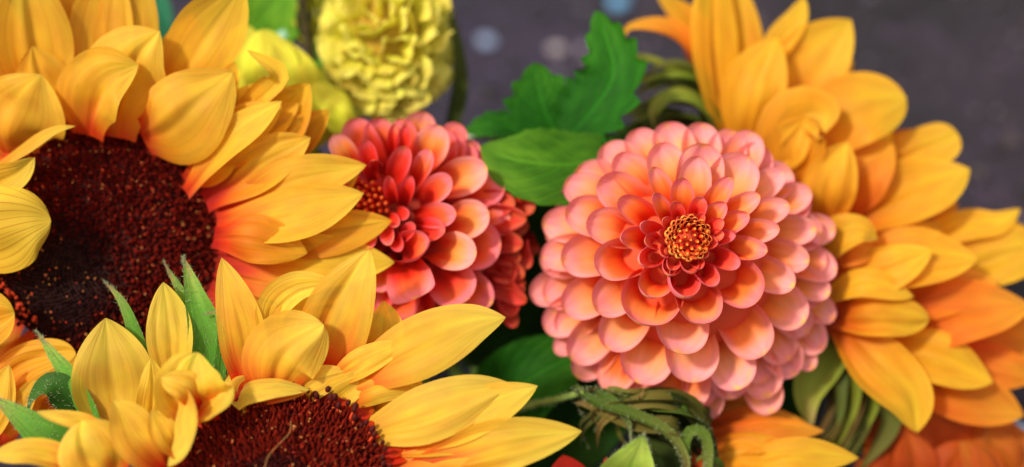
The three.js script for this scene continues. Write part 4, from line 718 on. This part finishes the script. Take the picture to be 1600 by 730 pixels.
{
  const o = thing('snapdragon', 'smooth lemon-yellow bloom with two rounded lobes behind the largest sunflower', 'snapdragon', [445, 190, -300]);
  o.axis = vec([.2, .4, .9]);
  const r = ramp([0, '#c0bc30'], [0.4, '#e4e844'], [1, '#eef256']);
  for (const [p, w] of [[[[400, 200, -290], [384, 110, -262], [380, 38, -262]], 34], [[[440, 210, -280], [425, 120, -232], [410, 46, -240]], 44], [[[480, 210, -270], [450, 120, -236], [418, 58, -250]], 46], [[[540, 200, -280], [490, 140, -250], [430, 70, -256]], 30], [[[500, 230, -280], [470, 170, -240], [420, 120, -226]], 44], [[[380, 220, -280], [390, 160, -250], [400, 110, -240]], 44], [[[560, 210, -280], [530, 170, -255], [490, 130, -250]], 24], [[[540, 215, -270], [528, 180, -250], [516, 150, -250]], 24]])
    part(o, 'petal', petalGeo({ p, w, n: o.axis, profile: 'round', pb: .6, pk: .6, cup: [.3, .1, -.4], wave: .22, ruffle: .14, ruffleN: 8, ragged: .3, nu: 20, color: tint(r) }, o.base), M.marigold);
  part(o, 'stem', stemGeo([[470, 210, -300], [540, 300, -380], [720, 600, -370], GATHER], 9, 11, o.base, new THREE.Color(0.12, 0.25, 0.06)), M.bract);
}

// ------------------------------------------------------------------ leaves and loose stalks
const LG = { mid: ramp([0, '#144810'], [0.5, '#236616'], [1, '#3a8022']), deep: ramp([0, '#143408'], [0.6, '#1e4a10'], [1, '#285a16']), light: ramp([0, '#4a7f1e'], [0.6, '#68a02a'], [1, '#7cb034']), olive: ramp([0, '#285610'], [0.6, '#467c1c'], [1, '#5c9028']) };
function leaf(name, label, cat, at, blades, stalk) {
  const o = thing(name, label, cat, at);
  for (const [p, w, r, s = {}] of blades) part(o, s.name ?? 'blade', petalGeo({ p, w, n: s.n ?? vec([0, .4, .9]), profile: 'sun', pb: .3, pk: .4, cup: [.5, .3, .2], wave: .12, nu: 24, nv: 56, ...s, color: tint(LG[r] ?? r, .04) }, o.base), M.leaf, s.label);
  if (stalk) part(o, 'stalk', stemGeo(stalk[0], stalk[1], stalk[2], o.base, new THREE.Color(.14, .28, .06)), M.bract);
  return o;
}
leaf('dahlia_leaf', 'jagged serrated green leaf with a tall pointed lobe, above the pink dahlia', 'leaf', [880, 215, -250], [
  [[[850, 245, -250], [908, 192, -222], [958, 120, -206], [932, 16, -214]], 68, 'mid', { serr: [9, .34], n: vec([-.35, .3, .9]), cup: [.5, .5, .4], name: 'lobe' }],
  [[[900, 240, -245], [856, 180, -226], [834, 98, -232]], 80, 'mid', { serr: [7, .34], n: vec([.2, .4, .9]), name: 'lobe', cup: [.3, -.1, -.2] }],
], [[[875, 225, -250], [840, 400, -320], GATHER], 6, 8]);
leaf('dahlia_leaf', 'smooth broad green leaf with a pale upper edge, between the two dahlias', 'leaf', [985, 213, -190], [
  [[[1010, 226, -210], [890, 254, -150], [806, 250, -140], [750, 228, -146]], 70, 'olive', { n: vec([0, .45, .9]), cup: [.4, -.2, -.3], cupL: 1, pk: .55, serr: [9, .07] }],
], [[[995, 220, -200], [960, 380, -290], GATHER], 6, 8]);
leaf('small_leaf', 'small toothed leaf tip next to the jagged leaf', 'leaf', [800, 205, -270], [
  [[[830, 215, -270], [780, 196, -260], [724, 206, -262]], 28, 'mid', { serr: [6, .25] }],
], [[[825, 214, -272], [800, 400, -330], GATHER], 4, 7]);
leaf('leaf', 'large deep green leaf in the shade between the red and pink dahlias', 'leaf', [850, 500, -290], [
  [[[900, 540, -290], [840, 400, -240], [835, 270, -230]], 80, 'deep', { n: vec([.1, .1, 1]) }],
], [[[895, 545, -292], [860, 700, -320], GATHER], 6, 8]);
leaf('leaf', 'green leaf spreading under the pink dahlia beside the hairy shoot', 'leaf', [800, 600, -280], [
  [[[740, 680, -270], [830, 590, -200], [930, 540, -210]], 64, 'mid', { n: vec([0, .3, 1]) }],
], [[[745, 675, -272], [800, 760, -310], GATHER], 6, 8]);
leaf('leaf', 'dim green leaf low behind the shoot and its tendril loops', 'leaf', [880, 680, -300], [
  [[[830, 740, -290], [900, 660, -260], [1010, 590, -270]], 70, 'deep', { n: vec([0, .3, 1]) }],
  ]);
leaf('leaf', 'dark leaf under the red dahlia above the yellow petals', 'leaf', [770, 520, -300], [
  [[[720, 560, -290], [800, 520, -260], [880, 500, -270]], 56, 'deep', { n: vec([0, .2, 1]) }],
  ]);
{
  const o = thing('pale_leaf', 'light lime-green leaf with a hairy folded edge, beside the scarlet flower', 'leaf', [1000, 760, -70]);
  const g = petalGeo({ p: [[960, 800, -60], [984, 740, -36], [1006, 680, -44]], w: 66, n: vec([.15, .4, .9]), profile: 'lance', pb: .9, pk: .3, cup: [.5, .4, .3], wave: .12, groove: .08, nu: 20, nv: 30, color: tint(ramp([0, '#86ac34'], [.6, '#9cc048'], [1, '#7fa83a'])) }, o.base);
  addHair(part(o, 'blade', g, M.bract), g, 480, 8, .92);
}
leaf('leaf', 'broad plain green leaf above the smooth lemon bloom', 'leaf', [400, 40, -420], [
  [[[380, 70, -420], [430, 10, -390], [500, -60, -390]], 62, 'light', { n: vec([0, .3, 1]) }],
], [[[382, 72, -422], [480, 300, -420], GATHER], 5, 8]);
leaf('leaf', 'small blurred teal leaf tip beyond the top petals of the largest sunflower', 'leaf', [250, 40, -480], [
  [[[262, 70, -480], [246, 10, -470], [238, -50, -470]], 20, ramp([0, '#2a7a6a'], [1, '#4aa090']), {}],
]);
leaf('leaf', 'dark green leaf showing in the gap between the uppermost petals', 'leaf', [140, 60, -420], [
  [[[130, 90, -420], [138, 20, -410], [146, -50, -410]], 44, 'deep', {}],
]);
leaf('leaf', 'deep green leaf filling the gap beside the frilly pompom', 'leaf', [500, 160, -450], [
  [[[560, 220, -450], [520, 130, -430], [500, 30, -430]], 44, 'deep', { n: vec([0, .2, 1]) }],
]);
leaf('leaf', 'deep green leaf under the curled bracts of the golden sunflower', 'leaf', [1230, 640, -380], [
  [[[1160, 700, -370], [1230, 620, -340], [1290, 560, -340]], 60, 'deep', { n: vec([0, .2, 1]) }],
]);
{
  const o = thing('cut_stalk', 'dark knobbly stalk standing beside the frilly pompom', 'stalk', [478, 60, -350]);
  part(o, 'stem', stemGeo([[470, -30, -350], [474, 20, -346], [482, 70, -346], [492, 110, -352], [520, 220, -400]], 10, 7, o.base, new THREE.Color(.06, .05, .02)), M.bract);
  bract(o, [[486, 100, -350], [505, 50, -338], [500, 10, -336]], 8, { n: vec([0, .2, 1]), ramp: ramp([0, '#3f6a1a'], [1, '#5a7a24']), name: 'leaf_tip' });
  bract(o, [[478, 60, -344], [466, 30, -336], [470, 0, -336]], 7, { n: vec([0, .2, 1]), ramp: ramp([0, '#2a2a10'], [1, '#4a4a1c']), name: 'leaf_tip' });
  bract(o, [[480, 110, -344], [510, 96, -330], [530, 80, -332]], 10, { n: vec([0, .4, 1]), ramp: ramp([0, '#4f8a24'], [1, '#6fa030']), name: 'leaf_tip' });
}
{
  const o = thing('cut_stalk', 'thick pale mint-green stalk lying behind the lemon bloom', 'stalk', [450, 60, -400]);
  part(o, 'stem', stemGeo([[400, 84, -400], [450, 56, -396], [520, 20, -410]], 17, 16, o.base, new THREE.Color(.32, .6, .46)), M.bract);
}
{
  const o = thing('cut_stalk', 'short pale stalk end beside the smooth broad leaf', 'stalk', [745, 214, -290]);
  part(o, 'stem', stemGeo([[726, 212, -292], [760, 213, -288], [800, 216, -292]], 7, 7, o.base, new THREE.Color(.45, .6, .42)), M.bract);
}
// bluish chips of stone on the asphalt; the palest stands for lighter ground
const rock = new THREE.IcosahedronGeometry(1, 2); { const p = rock.attributes.position; for (let i = 0; i < p.count; i++) { const k = 0.8 + 0.35 * noise2(p.getX(i) * 2 + 9, p.getY(i) * 2 + p.getZ(i) * 3); p.setXYZ(i, p.getX(i) * k, p.getY(i) * k, p.getZ(i) * k); } rock.computeVertexNormals(); }
for (const [x, y, s, c, label] of [[966, 8, .0065, [.1, .28, .5], 'blurred bright blue chip on the asphalt above the jagged leaf'], [762, 68, .0055, [.2, .26, .42], 'dull bluish stone on the asphalt above the small toothed leaf'], [1592, 684, .007, [.3, .42, .6], 'pale blue stone standing in for a lighter patch of asphalt beyond the rust-red flower'], [870, 80, .005, [.3, .26, .3], 'pinkish grey stone between the bluish stone and the jagged leaf']]) {
  const m = new THREE.Mesh(rock, new THREE.MeshStandardMaterial({ color: new THREE.Color(...c), roughness: .75 })); m.name = numbered('stone');
  const w = toWorld(V(x, y, groundZ(x, y))); m.position.set(w.x, .3 * s, w.z); m.scale.set(s * 1.2, s * .6, s); m.rotation.y = x; m.castShadow = m.receiveShadow = true;
  m.userData = { label, category: 'stone' }; scene.add(m);
}

renderer.render(scene, camera);
